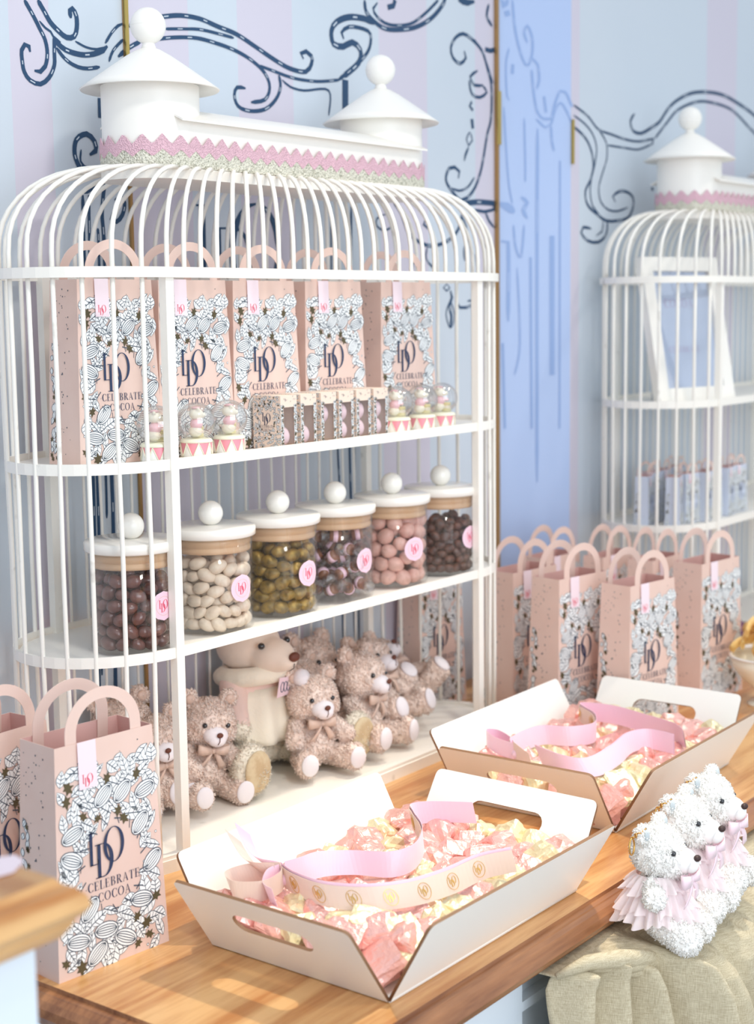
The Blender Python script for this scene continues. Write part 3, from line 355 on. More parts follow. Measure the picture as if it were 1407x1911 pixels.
# ---------------------------------------------------------------- the long counter
def moulded(name,x0,x1,y0,y1,z,prof,mats,parent):
    """a worktop whose front (y0) and end edges carry a moulding profile [(out,down)]"""
    bm=bmesh.new(); loops=[]
    for o,d in prof:
        loops.append([bm.verts.new(v) for v in ((x0-o,y0-o,z-d),(x1+o,y0-o,z-d),(x1+o,y1,z-d),(x0-o,y1,z-d))])
    bm.faces.new(loops[0])
    for A,B in zip(loops,loops[1:]):
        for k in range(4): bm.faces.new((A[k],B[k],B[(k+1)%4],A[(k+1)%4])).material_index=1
    bm.faces.new(loops[-1][::-1]); bmesh.ops.recalc_face_normals(bm,faces=bm.faces[:])
    return ob(name,bm,mats,parent)
prof=[(0,0),(.0008,.0045),(.0075,.0055),(.009,.0068),(.015,.010),(.021,.016),(.024,.024),(.021,.031),(.014,.036),(.012,.040),(-.004,.041)]
t=thing('counter','long oak-topped display counter with a moulded front edge and white panels','counter',(.9,-.49,-.95))
t.location=(0,0,-.95)
def kid(o): o.parent=t; o.matrix_parent_inverse=Matrix.Translation((0,0,.95)); return o
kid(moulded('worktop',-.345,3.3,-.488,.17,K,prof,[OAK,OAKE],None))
bm=bmesh.new(); box(bm,(.410,.217,K-.021),(1.49,.086,.042)); kid(ob('worktop_back_strip',bm,OAK))
bm=bmesh.new(); box(bm,(-.13,-.105,-.50),(.41,.73,.885)); kid(ob('cabinet_body',bm,CABW))
bm=bmesh.new(); box(bm,(1.67,-.142,-.50),(3.24,.625,.885)); kid(ob('recessed_back_panel',bm,CABW))
for z in (-.112,-.18,-.25,-.32):
    bm=bmesh.new(); box(bm,(.30,-.46,z),(.45,.02,.012)); kid(ob('slat',bm,CABW))
bm=bmesh.new(); box(bm,(1.9,-.40,-.50),(2.4,.14,.885)); kid(ob('side_panel',bm,CABW))
# nearer till counter at the left
t2=thing('till_counter','nearer white counter with a moulded oak top, cut off by the left picture edge','counter',(-1.2,-.1,-.95))
def kid2(o): o.parent=t2; o.matrix_parent_inverse=Matrix.Translation((1.2,.1,.95)); return o
prof2=[(0,0),(.004,.006),(.010,.008),(.016,.014),(.018,.022),(.014,.028),(.010,.031),(.008,.036),(.002,.045),(-.012,.050)]
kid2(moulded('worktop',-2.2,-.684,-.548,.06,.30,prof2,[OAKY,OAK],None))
bm=bmesh.new(); box(bm,(-1.455,-.235,-.35),(1.53,.59,1.20)); kid2(ob('cabinet_body',bm,CABW))
bm=bmesh.new()
vs=[bm.verts.new(v) for v in ((-.80,-.42,.3008),(-.80,-.50,.3008),(-.695,-.517,.3008),(-.676,-.505,.3008),(-.672,-.49,.3008))]
f=bm.faces.new(vs); r=bmesh.ops.extrude_face_region(bm,geom=[f]); bmesh.ops.translate(bm,vec=(0,0,.0008),verts=[v for v in r['geom'] if isinstance(v,bmesh.types.BMVert)])
bmesh.ops.recalc_face_normals(bm,faces=bm.faces[:])
tag(ob('paper_slip',bm,TAPE),'white paper slip lying on the nearer oak counter top','paper')
# ---------------------------------------------------------------- birdcage shelves
L,R,A=.7007,.1177,.138
def outline(n_end=22,n_side=24,grow=0,z=0,r=None,a=None,l0=0,l1=L):
    a_=(a or A)+grow; r_=(r or R)+grow; out=[]
    for k in range(n_side): out.append((l0+(l1-l0)*k/n_side,R-r_,z))
    for k in range(n_end): t=-PI/2+PI*k/n_end; out.append((l1+a_*math.cos(t),R+r_*math.sin(t),z))
    for k in range(n_side): out.append((l1-(l1-l0)*k/n_side,R+r_,z))
    for k in range(n_end): t=PI/2+PI*k/n_end; out.append((l0+a_*math.cos(t),R+r_*math.sin(t),z))
    return out
def plate(name,path,z0,z1,m,parent):
    bm=bmesh.new(); lo=[bm.verts.new((x,y,z0)) for x,y,_ in path]; hi=[bm.verts.new((x,y,z1)) for x,y,_ in path]; n=len(path)
    bm.faces.new(lo[::-1]); bm.faces.new(hi)
    for i in range(n): bm.faces.new((lo[i],lo[(i+1)%n],hi[(i+1)%n],hi[i]))
    return ob(name,bm,m,parent)
Z1,Z2,ZR=.510,.268,.75; TX,RT=.097,.0655
def build_cage(root):
    plate('base_plate',outline(grow=.006),-.018,-.001,RIM,root)
    bm=bmesh.new(); band(bm,outline(grow=-.002,z=.001),.012,.006); ob('base_rim',bm,RIM,root)
    for z,nm in ((Z2,'shelf'),(Z1,'shelf')):
        s=plate(nm,outline(grow=-.006),z-.006,z-.001,WHITE,root)
        bm=bmesh.new(); band(bm,outline(z=z),.004,.014); ob('shelf_rim',bm,RIM,s)
    bm=bmesh.new(); band(bm,outline(z=ZR,grow=.004),.009,.013); ob('top_ring',bm,RIM,root)
    for x,y in ((0,0),(L,0),(0,2*R),(L,2*R)):
        bm=bmesh.new(); box(bm,(x,y+(.002 if y<R else -.004),ZR/2),(.014,.012,ZR)); ob('corner_post',bm,RIM,root)
    # vertical wires: round the two ends, and along the back
    pe=outline(n_end=11,n_side=23)
    side=[p for i,p in enumerate(pe) if i>=23]
    n=0
    for i,p in enumerate(pe):
        if i<=23: continue
        if 34<=i<57 and False: continue
        if n>=78: break
        bm=bmesh.new(); j=.0015*math.sin(i*7.3)
        rr=.0031 if (i<34 or i>57) else .0022
        tube(bm,[(p[0],p[1],.0),(p[0]+j,p[1],.13),(p[0],p[1]+j*.5,.268),(p[0]-j,p[1],.39),(p[0],p[1],.51),(p[0]+j*.6,p[1],.63),(p[0],p[1],ZR)],rr,6); ob('cage_wire',bm,RIM,root); n+=1
    # curved roof wires
    pt=outline(n_end=11,n_side=23,r=RT,a=RT,l0=TX,l1=L-TX)
    bm=bmesh.new()
    for a,b in zip(pe,pt):
        F=Vector((a[0],a[1],ZR)); T=Vector((b[0],b[1],0)); pts=[F]
        for s in range(11):
            q=s/10*PI/2; k=1-math.cos(q); pts.append(Vector((F.x+(T.x-F.x)*k,F.y+(T.y-F.y)*k,.775+.112*math.sin(q)**.9)))
        tube(bm,pts,.0032,6)
    o=ob('roof_wires',bm,RIM,root)
    # tower block
    st=outline(n_end=24,n_side=30,r=RT-.001,a=RT-.001,l0=TX,l1=L-TX)
    plate('collar_plate',outline(n_end=24,n_side=30,r=RT+.002,a=RT+.002,l0=TX,l1=L-TX),.872,.886,WHITE,root)
    bm=bmesh.new(); band(bm,[(x,y,.918) for x,y,_ in outline(n_end=24,n_side=30,r=RT-.004,a=RT-.004,l0=TX,l1=L-TX)],.004,.066); ob('collar_wall',bm,WHITE,root)
    # gabled ridge roof
    bm=bmesh.new(); x0,x1=.078,.622; g=[]
    for o in (0,.0025):
        for x in (x0,x1):
            row=[]
            for k in range(9):
                u=k/8*2-1; row.append(bm.verts.new((x,R+u*(RT+.011),.947+.024*(1-abs(u)**1.6)-o)))
            g.append(row)
    for k in range(8):
        bm.faces.new((g[0][k],g[1][k],g[1][k+1],g[0][k+1])); bm.faces.new((g[2][k+1],g[3][k+1],g[3][k],g[2][k]))
        bm.faces.new((g[0][k+1],g[2][k+1],g[2][k],g[0][k])); bm.faces.new((g[1][k],g[3][k],g[3][k+1],g[1][k+1]))
    bm.faces.new((g[0][0],g[2][0],g[3][0],g[1][0])); bm.faces.new((g[0][8],g[1][8],g[3][8],g[2][8]))
    ob('ridge_roof',bm,WHITE,root)
    for x in (TX,L-TX):
        bm=bmesh.new(); lathe(bm,[(RT-.001,.886),(RT-.001,.995)],48,(x,R,0)); d=ob('tower_drum',bm,WHITE,root)
        bm=bmesh.new(); lathe(bm,[(.001,1.046),(.008,1.045),(.016,1.042),(.03,1.034),(.055,1.017),(.078,1.001),(.092,.991),(.0905,.9895),(.076,.997),(.05,1.012),(.001,1.03)],56,(x,R,0)); c=ob('conical_cap',bm,WHITE,root)
        bm=bmesh.new(); lathe(bm,[(.001,1.040),(.011,1.042),(.008,1.05),(.007,1.056)],24,(x,R,0)); lathe(bm,[(.0001,1.0495)]+[(.0235*math.sin(PI*k/18),1.073-.0235*math.cos(PI*k/18)) for k in range(1,18)]+[(.0001,1.0965)],32,(x,R,0))
        lathe(bm,[(.0234,1.0722),(.0241,1.0735),(.0234,1.0748)],32,(x,R,0)); ob('ball_finial',bm,WHITE,c)
    # lace
    rr=RT+.0012; path=outline(n_end=60,n_side=150,r=rr,a=rr,l0=TX,l1=L-TX); n=len(path); per=.0258; d=0; D=[0]
    for i in range(n): D.append(D[-1]+(Vector(path[(i+1)%n])-Vector(path[i])).length)
    tot=D[-1]; per=tot/round(tot/per)
    def tri(s): s=(s/per)%1; return 1-abs(s*2-1)
    for nm,lo,hi,m,off in (('cream_lace',lambda s:.8865,lambda s:.903+.012*tri(s)**.8,LACEC,0),('pink_lace',lambda s:.899+.010*tri(s),lambda s:.915+.0135*tri(s)**1.1,LACEP,.0006)):
        bm=bmesh.new(); cols=[]
        for i in range(n):
            p=Vector(path[i]); c=Vector((min(max(p.x,TX),L-TX),R,0)); o=(p-Vector((c.x,c.y,p.z))).normalized()*off
            a=bm.verts.new((p.x+o.x,p.y+o.y,lo(D[i]))); b=bm.verts.new((p.x+o.x,p.y+o.y,hi(D[i]))); cols.append((a,b))
        for i in range(n): A_=cols[i];B_=cols[(i+1)%n]; bm.faces.new((A_[0],B_[0],B_[1],A_[1]))
        o=ob(nm,bm,m,root)
        sm=o.modifiers.new('thickness','SOLIDIFY'); sm.thickness=.001; sm.offset=1
cage=thing('birdcage_shelf','large white birdcage shelf holding candy jars and beige teddies','display shelf',(0,0,0))
build_cage(cage)
cage2=dup(tree(cage),loc=(1.435,-.082,0),label='blurred white birdcage shelf at the right holding a leaning picture frame')
# ---------------------------------------------------------------- gift bags
BW,BD,BH,BT=.14,.072,.25,.868
def bagpt(u,v,o,side=None):
    """u in -.5...5 across, v in 0..1 up, o out of the front (m)"""
    s=1-(1-BT)*v; return (u*BW*s,-o+.006*v,v*BH)
def leaf(F,x,y,ln,wd,a,l,veins=True,fill=0):
    c,s=math.cos(a),math.sin(a); g=lambda p,q:(x+p*c-q*s,(y+p*s+q*c)*BW/BH*1.0) 
    def shape(k,e): return [g(-e+ (ln+2*e)*t,(wd*k)*math.sin(PI*t**.85)*(1)) for t in [i/8 for i in range(9)]]
    ou=shape(1.0,.003)+shape(-1.0,.003)[::-1][1:-1]; F.poly(ou,1,l)
    inn=[g(ln*t,(wd-.005)*math.sin(PI*t**.85)) for t in [i/8 for i in range(9)]]+[g(ln*t,-(wd-.005)*math.sin(PI*t**.85)) for t in [i/8 for i in range(7,0,-1)]]
    F.poly(inn,fill,l+.5)
    if veins:
        def W(p,q,w=.0038): F.line([g(*p),g(*q)],w,1,l+1)
        W((0,0),(ln*.92,0),.005)
        for t in (.22,.45,.66):
            h=(wd-.01)*math.sin(PI*min(t+.14,.99)**.85)
            W((ln*t,0),(ln*(t+.13),h)); W((ln*t,0),(ln*(t+.13),-h))
def pod(F,x,y,ln,wd,a,l):
    c,s=math.cos(a),math.sin(a); g=lambda p,q:(x+p*c-q*s,(y+p*s+q*c)*BW/BH)
    F.poly([g(ln/2*math.cos(t)*1.06,wd*1.12*math.sin(t)) for t in [2*PI*i/18 for i in range(18)]],1,l)
    F.poly([g(ln/2*math.cos(t)*.98,wd*math.sin(t)) for t in [2*PI*i/18 for i in range(18)]],0,l+.5)
    for k in (-.66,-.33,0,.33,.66):
        F.line([g(ln/2*u*.92,wd*k*math.sqrt(max(0,1-u*u))) for u in [i/5-1 for i in range(11)]],.0042,1,l+1)
def star(F,x,y,r,a,l,n=6):
    pts=[]
    for i in range(2*n):
        t=a+PI*i/n; q=r*(1 if i%2==0 else .52)*(1+.18*math.sin(i*5.1)); pts.append((x+q*math.cos(t),(y+q*math.sin(t))*BW/BH))
    F.poly(pts,2,l)
MM=[LEAFW,LEAFK,OLIVE,NAVY]
def bag_art(seed,full=True):
    rnd=random.Random(seed); F=Flat(lambda u,v,l:bagpt(u,v,.0004+.00005*l)); H=BH/BW    # y measured in widths
    placed=[]; cx,cy,cr=.02,.78,.285
    def free(x,y,r,k=.72):
        if math.hypot(x-cx,(y-cy)*.86)<cr+r*.55: return False
        return all(math.hypot(x-a,y-b)>k*(r+q) for a,b,q in placed)
    def put(x,y,r): placed.append((x,y,r))
    lim=lambda y:.5-.0
    for _ in range(13):
        for t in range(60):
            x=rnd.uniform(-.40,.40); y=rnd.uniform(.08,1.42)
            if free(x,y,.10,.9): put(x,y,.10); pod(F,x,y,.21,.062,rnd.uniform(-.5,.9),len(placed)%9*.3+3); break
    for _ in range(17):
        for t in range(40):
            x=rnd.uniform(-.44,.44); y=rnd.uniform(.05,1.5)
            if free(x,y,.045,.9): put(x,y,.05); star(F,x,y,rnd.uniform(.04,.062),rnd.random()*3,6); break
    for _ in range(125):
        for t in range(40):
            x=rnd.uniform(-.47,.47); y=rnd.uniform(.03,1.60)
            if free(x,y,.050,.60):
                a=rnd.uniform(0,2*PI); ln=rnd.uniform(.12,.21); put(x,y,.055)
                xs=x-math.cos(a)*ln/2; ys=y-math.sin(a)*ln/2
                if abs(xs)<.492 and abs(x+math.cos(a)*ln/2)<.492 and ys>.012 and y+math.sin(a)*ln/2<1.68: leaf(F,xs,ys,ln,rnd.uniform(.034,.060),a,len(placed)%9*.3)
                break
    for _ in range(70):
        x=rnd.uniform(-.46,.46); y=rnd.uniform(.04,1.6)
        if math.hypot(x-cx,(y-cy)*.86)>cr:
            r=.008; F.poly([(x+r*1.5*math.cos(t),(y+r*1.5*math.sin(t))*BW/BH) for t in [i*PI/3 for i in range(6)]],1,.2)
            F.poly([(x+r*math.cos(t),(y+r*math.sin(t))*BW/BH) for t in [i*PI/3 for i in range(6)]],0,.6)
    for _ in range(60):
        x=rnd.uniform(-.45,.45); y=rnd.uniform(.05,1.75); r=rnd.uniform(.003,.007)
        if math.hypot(x-cx,(y-cy)*.86)>cr*.92: F.poly([(x+r*math.cos(t),(y+r*math.sin(t))*BW/BH) for t in [i*PI/3 for i in range(6)]],1,.1)
    for i in range(15):     # pen strokes and crosses round the medallion
        a=i*2*PI/15+.1; r=cr+.02; x=cx+r*math.cos(a); y=cy+r*math.sin(a)/.86; d=.045
        F.line([(x-d*math.cos(a+.5),(y-d*math.sin(a+.5))*BW/BH),(x+d*math.cos(a+.5),(y+d*math.sin(a+.5))*BW/BH)],.006,1,5)
        if i%2: F.line([(x-d*.7*math.sin(a),(y+d*.7*math.cos(a))*BW/BH),(x+d*.7*math.sin(a),(y-d*.7*math.cos(a))*BW/BH)],.006,1,5)
    return F.bm
def bag_text(l=6):
    F=Flat(lambda u,v,l:(u*BW*.93,-.0012-.00005*l+.006*.42,v*BW))
    monogram(F,-.03,.89,.37,3,1,1.1)
    word(F,'CELEBRATE',.02,.615,.070,3,1); word(F,'COCOA',.02,.515,.070,3,1)
    return F.bm
def bag_side_art(seed):
    rnd=random.Random(seed)
    F=Flat(lambda u,v,l:(-BW/2*(1-(1-BT)*v)-.0004-.00005*l,BD*(1-u)*.97+.006*v*(u) ,v*BH))   # u 0 at back, 1 at front
    k=BD/BW
    class G: pass
    def lf(x,y,ln,wd,a,l):
        c,s=math.cos(a),math.sin(a); g=lambda p,q:(x+(p*c-q*s)/k,(y+p*s+q*c)*BW/BH)
        pts=[g(ln*t,wd*math.sin(PI*t)) for t in [i/6 for i in range(7)]]+[g(ln*t,-wd*math.sin(PI*t)) for t in [i/6 for i in range(5,0,-1)]]
        if all(.02<p[0]<.98 for p in pts): F.poly(pts,1,l); F.poly([g(ln*(.06+.88*t),(wd-.009)*math.sin(PI*t)) for t in [i/6 for i in range(7)]]+[g(ln*(.06+.88*t),-(wd-.009)*math.sin(PI*t)) for t in [i/6 for i in range(5,0,-1)]],0,l+.5); F.line([g(ln*.1,0),g(ln*.9,0)],.006,1,l+1)
    for i in range(42): lf(rnd.uniform(.02,.22),rnd.uniform(.05,1.15),rnd.uniform(.06,.11),.028,rnd.uniform(1,2.2),i%9*.2)
    for i in range(14):
        x=rnd.uniform(.06,.26); y=rnd.uniform(.05,1.2); r=.03
        F.poly([(x+r*(1 if j%2 else .5)*math.cos(PI*j/6)/k,(y+r*(1 if j%2 else .5)*math.sin(PI*j/6))*BW/BH) for j in range(12)],2,3)
    for i in range(60):
        x=rnd.uniform(.1,.7); y=rnd.uniform(.1,1.7); r=rnd.uniform(.004,.009)
        F.poly([(x+r*math.cos(t)/k,(y+r*math.sin(t))*BW/BH) for t in [j*PI/3 for j in range(6)]],1,.1)
    return F.bm
def handle_outline():
    ro,ri=.047,.0335; up=.008; o=[(ro,-.02),(ro,up)]+[(ro*math.cos(a),up+ro*.98*math.sin(a)) for a in [PI*i/20 for i in range(1,20)]]+[(-ro,up),(-ro,-.02),(-ri,-.02),(-ri,up)]
    o+=[(-ri*math.cos(a),up+ri*math.sin(a)) for a in [PI*i/20 for i in range(1,20)]]+[(ri,up),(ri,-.02)]
    return o
def build_bag(name,label,group,seed=3,paper=None):
    paper=paper or PAPER
    t=thing(name,label,'gift bag',group=group); th=.0006
    P=lambda u,w,v:(u*BW*(1-(1-BT)*v),w*BD+(.006*v if w==0 else -.004*v),v*BH)
    bm=bmesh.new()
    q=[[bm.verts.new(P(u,w,v)) for u,w in ((-.5,0),(.5,0),(.5,1),(-.5,1))] for v in (0,1)]
    bm.faces.new(q[0][::-1])
    for k in range(4): bm.faces.new((q[0][k],q[0][(k+1)%4],q[1][(k+1)%4],q[1][k]))
    qi=[[bm.verts.new(Vector(P(u,w,v))+Vector((-th*(1 if u>0 else -1),th*(1 if w==0 else -1),.001 if v==0 else 0))) for u,w in ((-.5,0),(.5,0),(.5,1),(-.5,1))] for v in (0,1)]
    bm.faces.new(qi[0]).material_index=1
    for k in range(4):
        bm.faces.new((qi[1][k],qi[1][(k+1)%4],qi[0][(k+1)%4],qi[0][k])).material_index=1
        bm.faces.new((q[1][k],q[1][(k+1)%4],qi[1][(k+1)%4],qi[1][k]))
    ob('paper_body',bm,[paper,PAPIN],t)
    ho=handle_outline()
    board('handle',ho,[],.0007,[PAPER],frame((0,.0075,BH),(1,0,0),(0,.02,1),(0,-1,.02)),t)
    board('handle',ho,[],.0007,[PAPER],frame((0,BD-.006,BH),(1,0,0),(0,-.06,1),(0,-1,-.06)),t)
    ob('floral_print',bag_art(seed),MM,t); ob('side_print',bag_side_art(seed+1),MM,t); ob('lettering',bag_text(),[NAVY]*4,t)
    F=Flat(lambda u,v,l:(u*BW,-.0022+.006*v-.00005*l,v*BH)); F.poly([(-.25,1.003),(-.25,.80),(-.09,.80),(-.09,1.003)],0,0)
    F.poly([(-.25,1.003),(-.09,1.003),(-.09,1.003),(-.25,1.003)],0,0) if 0 else None
    o=ob('tape_seal',F.bm,[TAPE],t)
    bm=bmesh.new(); box(bm,(-.17*BW,BD/2,BH+.001),(.16*BW,BD+.004,.0006)); o2=ob('tape_fold',bm,[TAPE],o) if 0 else bm.free()
    F=Flat(lambda u,v,l:(u*BW,-.0024+.006*.85-.00005*l,v*BW)); monogram(F,-.17,1.49,.10,0,1,1.2); ob('seal_monogram',F.bm,[RED],o)
    return t
def placebag(T,x,y,yaw,wd,h,z,label=None,group=None,d=None):
    return dup(T,loc=(x,y,z),rz=yaw,label=label,group=group,scale=(wd/BW,(d or .072)/BD,h/BH))
G1='gift bags lined up on the cage top shelf'; G2='gift bags on the counter at the left'; G3='gift bags grouped between the two cages'
b0=build_bag('gift_bag','pink floral gift bag standing at the front left of the counter',G2,3)
b0.location=(-.2611,-.1468,K); b0.rotation_euler=(0,0,-.0995); b0.scale=(.1528/BW,.0735/BD,.258/BH)
T=tree(b0)
placebag(T,-.3013,-.0244,.032,.1514,.252,K,'pink floral gift bag just behind the front left one, half cut by the till counter',G2)
placebag(T,-.335,.105,-.02,.148,.25,K,'pink gift bag at the left picture edge, rearmost on the counter',G2)
for x,lab in zip((-.022,.118,.262,.418,.602),('leftmost gift bag on the cage top shelf, behind the wires','second gift bag on the top shelf, behind two snow globes','third gift bag on the top shelf, behind the first small boxes','fourth gift bag on the top shelf, behind the row of boxes','rightmost gift bag on the top shelf, behind the far globes')):
    placebag(T,x,.066,-.12,.132,.232,.5105,lab,G1,.068)
for x,y,yaw,wd,h,d,lab in ((.9544,-.1914,-.148,.146,.252,.07,'front gift bag between the cages, seen through the tray handle hole'),(.9073,-.083,-.16,.148,.26,.07,'gift bag between the cages left of the frontmost one'),
    (.9591,.045,-.10,.147,.252,.07,'gift bag between the cages close to the big cage wires'),(1.2077,-.1999,-.12,.147,.255,.07,'large gift bag in front of the right cage, beside the bowl'),
    (1.135,.09,-.04,.135,.25,.06,'rear gift bag against the blue return wall'),(1.205,.008,-.04,.138,.25,.05,'rear gift bag under the left end of the right cage'),(1.222,-.085,0,.137,.249,.06,'middle gift bag behind the one beside the bowl'),
    (.80,.10,-.1,.13,.25,.06,'gift bag seen through the right end of the big cage')):
    if x==.80: x,y=.862,.185
    placebag(T,x,y,yaw,wd,h,K,lab,G3,d)
# ---------------------------------------------------------------- candy jars
JR,JH=.056,.130
def build_jar():
    t=thing('candy_jar','x','jar')
    bm=bmesh.new(); lathe(bm,[(.0001,.0015),(JR-.004,.0015),(JR,.005),(JR,JH),(JR-.002,JH),(JR-.002,.006),(JR-.005,.0035),(.0001,.0035)],56); ob('glass_body',bm,GLASS,t)
    bm=bmesh.new()
    lathe(bm,[(.0001,JH-.020),(JR-.004,JH-.020),(JR-.0025,JH-.018),(JR-.0025,JH-.014),(JR-.004,JH-.013),(JR-.004,JH-.011),(JR-.0025,JH-.010),(JR-.0025,JH),(.0001,JH)],48); ob('wooden_stopper',bm,BAMBOO,t)
    bm=bmesh.new(); lathe(bm,[(.0001,JH),(JR+.003,JH),(JR+.005,JH+.002),(JR+.005,JH+.012),(JR+.003,JH+.014),(.0001,JH+.0145)],56); l=ob('lid',bm,LIDW,t)
    bm=bmesh.new(); lathe(bm,[(.0001,JH+.0125)]+[(.0172*math.sin(PI*k/16),JH+.0305-.0172*math.cos(PI*k/16)) for k in range(1,16)]+[(.0001,JH+.0477)],32); ob('lid_knob',bm,LIDW,l)
    # round sticker wrapped on the glass, facing local -Y
    r=.019; f=lambda u,v,l:((JR+.0005+.0001*l)*math.sin(u/JR),-(JR+.0005+.0001*l)*math.cos(u/JR),.062+v)
    F=Flat(f)
    for k in range(12):
        y0=-r+2*r*k/12; y1=-r+2*r*(k+1)/12; a=math.sqrt(max(0,r*r-y0*y0)); b=math.sqrt(max(0,r*r-y1*y1))
        F.strip([(-a+2*a*i/10,y0) for i in range(11)],[(-b+2*b*i/10,y1) for i in range(11)],0,0)
    F.ring(0,0,.0125,.0125,.0005,.0005,1,2); 
    s=ob('round_sticker',F.bm,[STICK,SATIN],t)
    F=Flat(f); monogram(F,0,0,.016,0,3,1.2); ob('sticker_monogram',F.bm,[RED],s)
    return t
def pack(n,Rj,H,ra,seed,steps=140):
    """settle n soft spheres in a cylinder"""
    rs=np.random.RandomState(seed); a=rs.rand(n)*2*PI; q=np.sqrt(rs.rand(n))*(Rj-ra); P=np.stack([q*np.cos(a),q*np.sin(a),ra+rs.rand(n)*H*1.25],1)
    for s in range(steps):
        P[:,2]-=.0009*(1-s/steps)
        D=P[:,None]-P[None]; d=np.sqrt((D**2).sum(-1))+np.eye(n); ov=np.clip(2*ra-d,0,None)*(1-np.eye(n))
        P+=((D/d[...,None])*ov[...,None]).sum(1)*.42
        r=np.hypot(P[:,0],P[:,1]); k=np.minimum(1,(Rj-ra)/np.maximum(r,1e-6)); P[:,0]*=k; P[:,1]*=k; P[:,2]=np.clip(P[:,2],ra,H)
    return P
def sweet(name,r,m,lump,seed):
    bm=bmesh.new(); ell(bm,(0,0,0),r,sub=3); rs=random.Random(seed); ph=[rs.uniform(0,6) for _ in range(6)]
    for v in bm.verts:
        n=v.co.normalized(); v.co*=1+lump*(math.sin(n.x*4+ph[0])*math.sin(n.y*5+ph[1])+.5*math.sin(n.z*9+ph[2]))
        v.co.x*=1+.10*n.x
    return link(name,tomesh(name,bm),None,m,True)
def twist_sweet(seed):
    """brown caramel in clear film with a pink band and crinkled ends"""
    t=thing('wrapped_caramel','x','wrapped sweet')
    bm=bmesh.new(); tube(bm,[(-.009,0,0),(-.0085,0,0),(.0085,0,0),(.009,0,0)],[.004,.0085,.0085,.004],10); ob('caramel',bm,mat('caramel_brown','#8a5a44',.25,coat=.6),t)
    bm=bmesh.new(); tube(bm,[(-.0035,0,0),(.0035,0,0)],.0090,12); ob('paper_band',bm,STICK,t)
    bm=bmesh.new(); rs=random.Random(seed)
    for s in (-1,1):
        for j in range(2):
            ring=[bm.verts.new((s*.009,.002*math.cos(k*PI/4),.002*math.sin(k*PI/4))) for k in range(8)]
            out=[bm.verts.new((s*(.019+.004*rs.random()),(.006+.006*rs.random())*math.cos(k*PI/4+j*.4),(.006+.006*rs.random())*math.sin(k*PI/4+j*.4))) for k in range(8)]
            for k in range(8): bm.faces.new((ring[k],ring[(k+1)%8],out[(k+1)%8],out[k]))
    ob('clear_film',bm,FILM,t); return t
FILM=glass('crinkled_film','#f4f2f2',.18,.7)
CH=mat('dark_chocolate_glaze','#5a3430',.18,coat=.5,var=(60,'#7a4c44',.4,.7)); ALM=mat('cream_sugar_shell','#e6d6c2',.42,var=(90,'#d8c4ae',.45,.7))
GLD=mat('gold_dusted_chocolate','#a8883c',.35,metal=.35,var=(70,'#6e5828',.42,.66),bump=(300,.3,'n',.001)); PNK=mat('pink_sugar_shell','#deb0a4',.4,var=(80,'#c89a8c',.45,.7)); CIN=mat('cocoa_dusted_nut','#7c5040',.45,var=(60,'#4a3430',.4,.65))
jar0=build_jar()
JX=(-.013,.136,.276,.408,.551,.686)
jl=['leftmost candy jar, filled with dark chocolate nuts, behind the cage wires','candy jar of cream sugared almonds, right beside the corner post','candy jar filled with gold dusted chocolate nuts','candy jar filled with wrapped caramels in clear film','candy jar filled with big pink sugared nuts','rightmost candy jar, filled with small cocoa brown nuts']
GJ='row of lidded candy jars on the middle shelf'
Tj=tree(jar0)
rot=[-.02,-.02,.0,.02,-.25,.05]
for i,x in enumerate(JX):
    lab=jl[i]; o=jar0 if i==0 else dup(Tj,loc=(x,.066,Z2-.0005),label=lab,group=GJ)
    o.location=(x,.066,Z2-.0005); o['label']=lab; o['group']=GJ; o.rotation_euler=(0,0,rot[i])
kinds=[('chocolate_nut',(.0118,.0092,.0090),CH,.03,150,.0098,'glossy dark chocolate nut inside the leftmost jar','chocolate nuts in the leftmost jar'),
 ('sugared_almond',(.0128,.0090,.0085),ALM,.02,160,.0096,'cream sugared almond in the jar beside the corner post','sugared almonds in the second jar'),
 ('gold_nut',(.0128,.0098,.0092),GLD,.05,140,.0102,'gold dusted nut in the third jar','gold dusted nuts in the third jar'),
 None,
 ('pink_nut',(.0142,.0125,.0120),PNK,.04,84,.0128,'pink sugared nut in the fifth jar','pink nuts in the fifth jar'),
 ('cocoa_nut',(.0098,.0076,.0074),CIN,.03,235,.0082,'small brown cocoa nut in the rightmost jar','cocoa nuts in the rightmost jar')]
for i,k in enumerate(kinds):
    rs=random.Random(i+5)
    if k is None:
        P=pack(46,JR-.004,.095,.0145,40); p0=twist_sweet(2); p0['label']='clear wrapped caramel with a pink paper band in the fourth jar'; p0['group']='wrapped caramels in the fourth jar'; Tw=tree(p0); first=True
        for q in P:
            e=(rs.uniform(-.6,.6),rs.uniform(-.6,.6),rs.uniform(0,6.28)); loc=(JX[i]+q[0],.066+q[1],Z2+.004+q[2])
            if first: p0.location=loc; p0.rotation_euler=e; first=False
            else: dup(Tw,loc=loc,rz=e)
        continue
    nm,r,m,lump,n,ra,lab,grp=k
    s=sweet(nm,r,m,lump,i); tag(s,lab,'sweet',grp); P=pack(n,JR-.0025,.098,ra,i+11); first=True
    Hmax=.105; P=P[(np.hypot(P[:,0],P[:,1])>JR-.032)|(P[:,2]>.08)]
    for q in P:
        a=rs.uniform(-.7,.7); e=(rs.uniform(-.5,.5),a,math.atan2(q[1],q[0])+PI/2+rs.uniform(-.5,.5)); loc=(JX[i]+q[0],.066+q[1],Z2+.004+q[2]); sc=rs.uniform(.86,1.06)
        if first: s.location=loc; s.rotation_euler=e; first=False
        else:
            c=s.copy(); C.objects.link(c); c.location=loc; c.rotation_euler=e; c.scale=(sc,sc,sc)
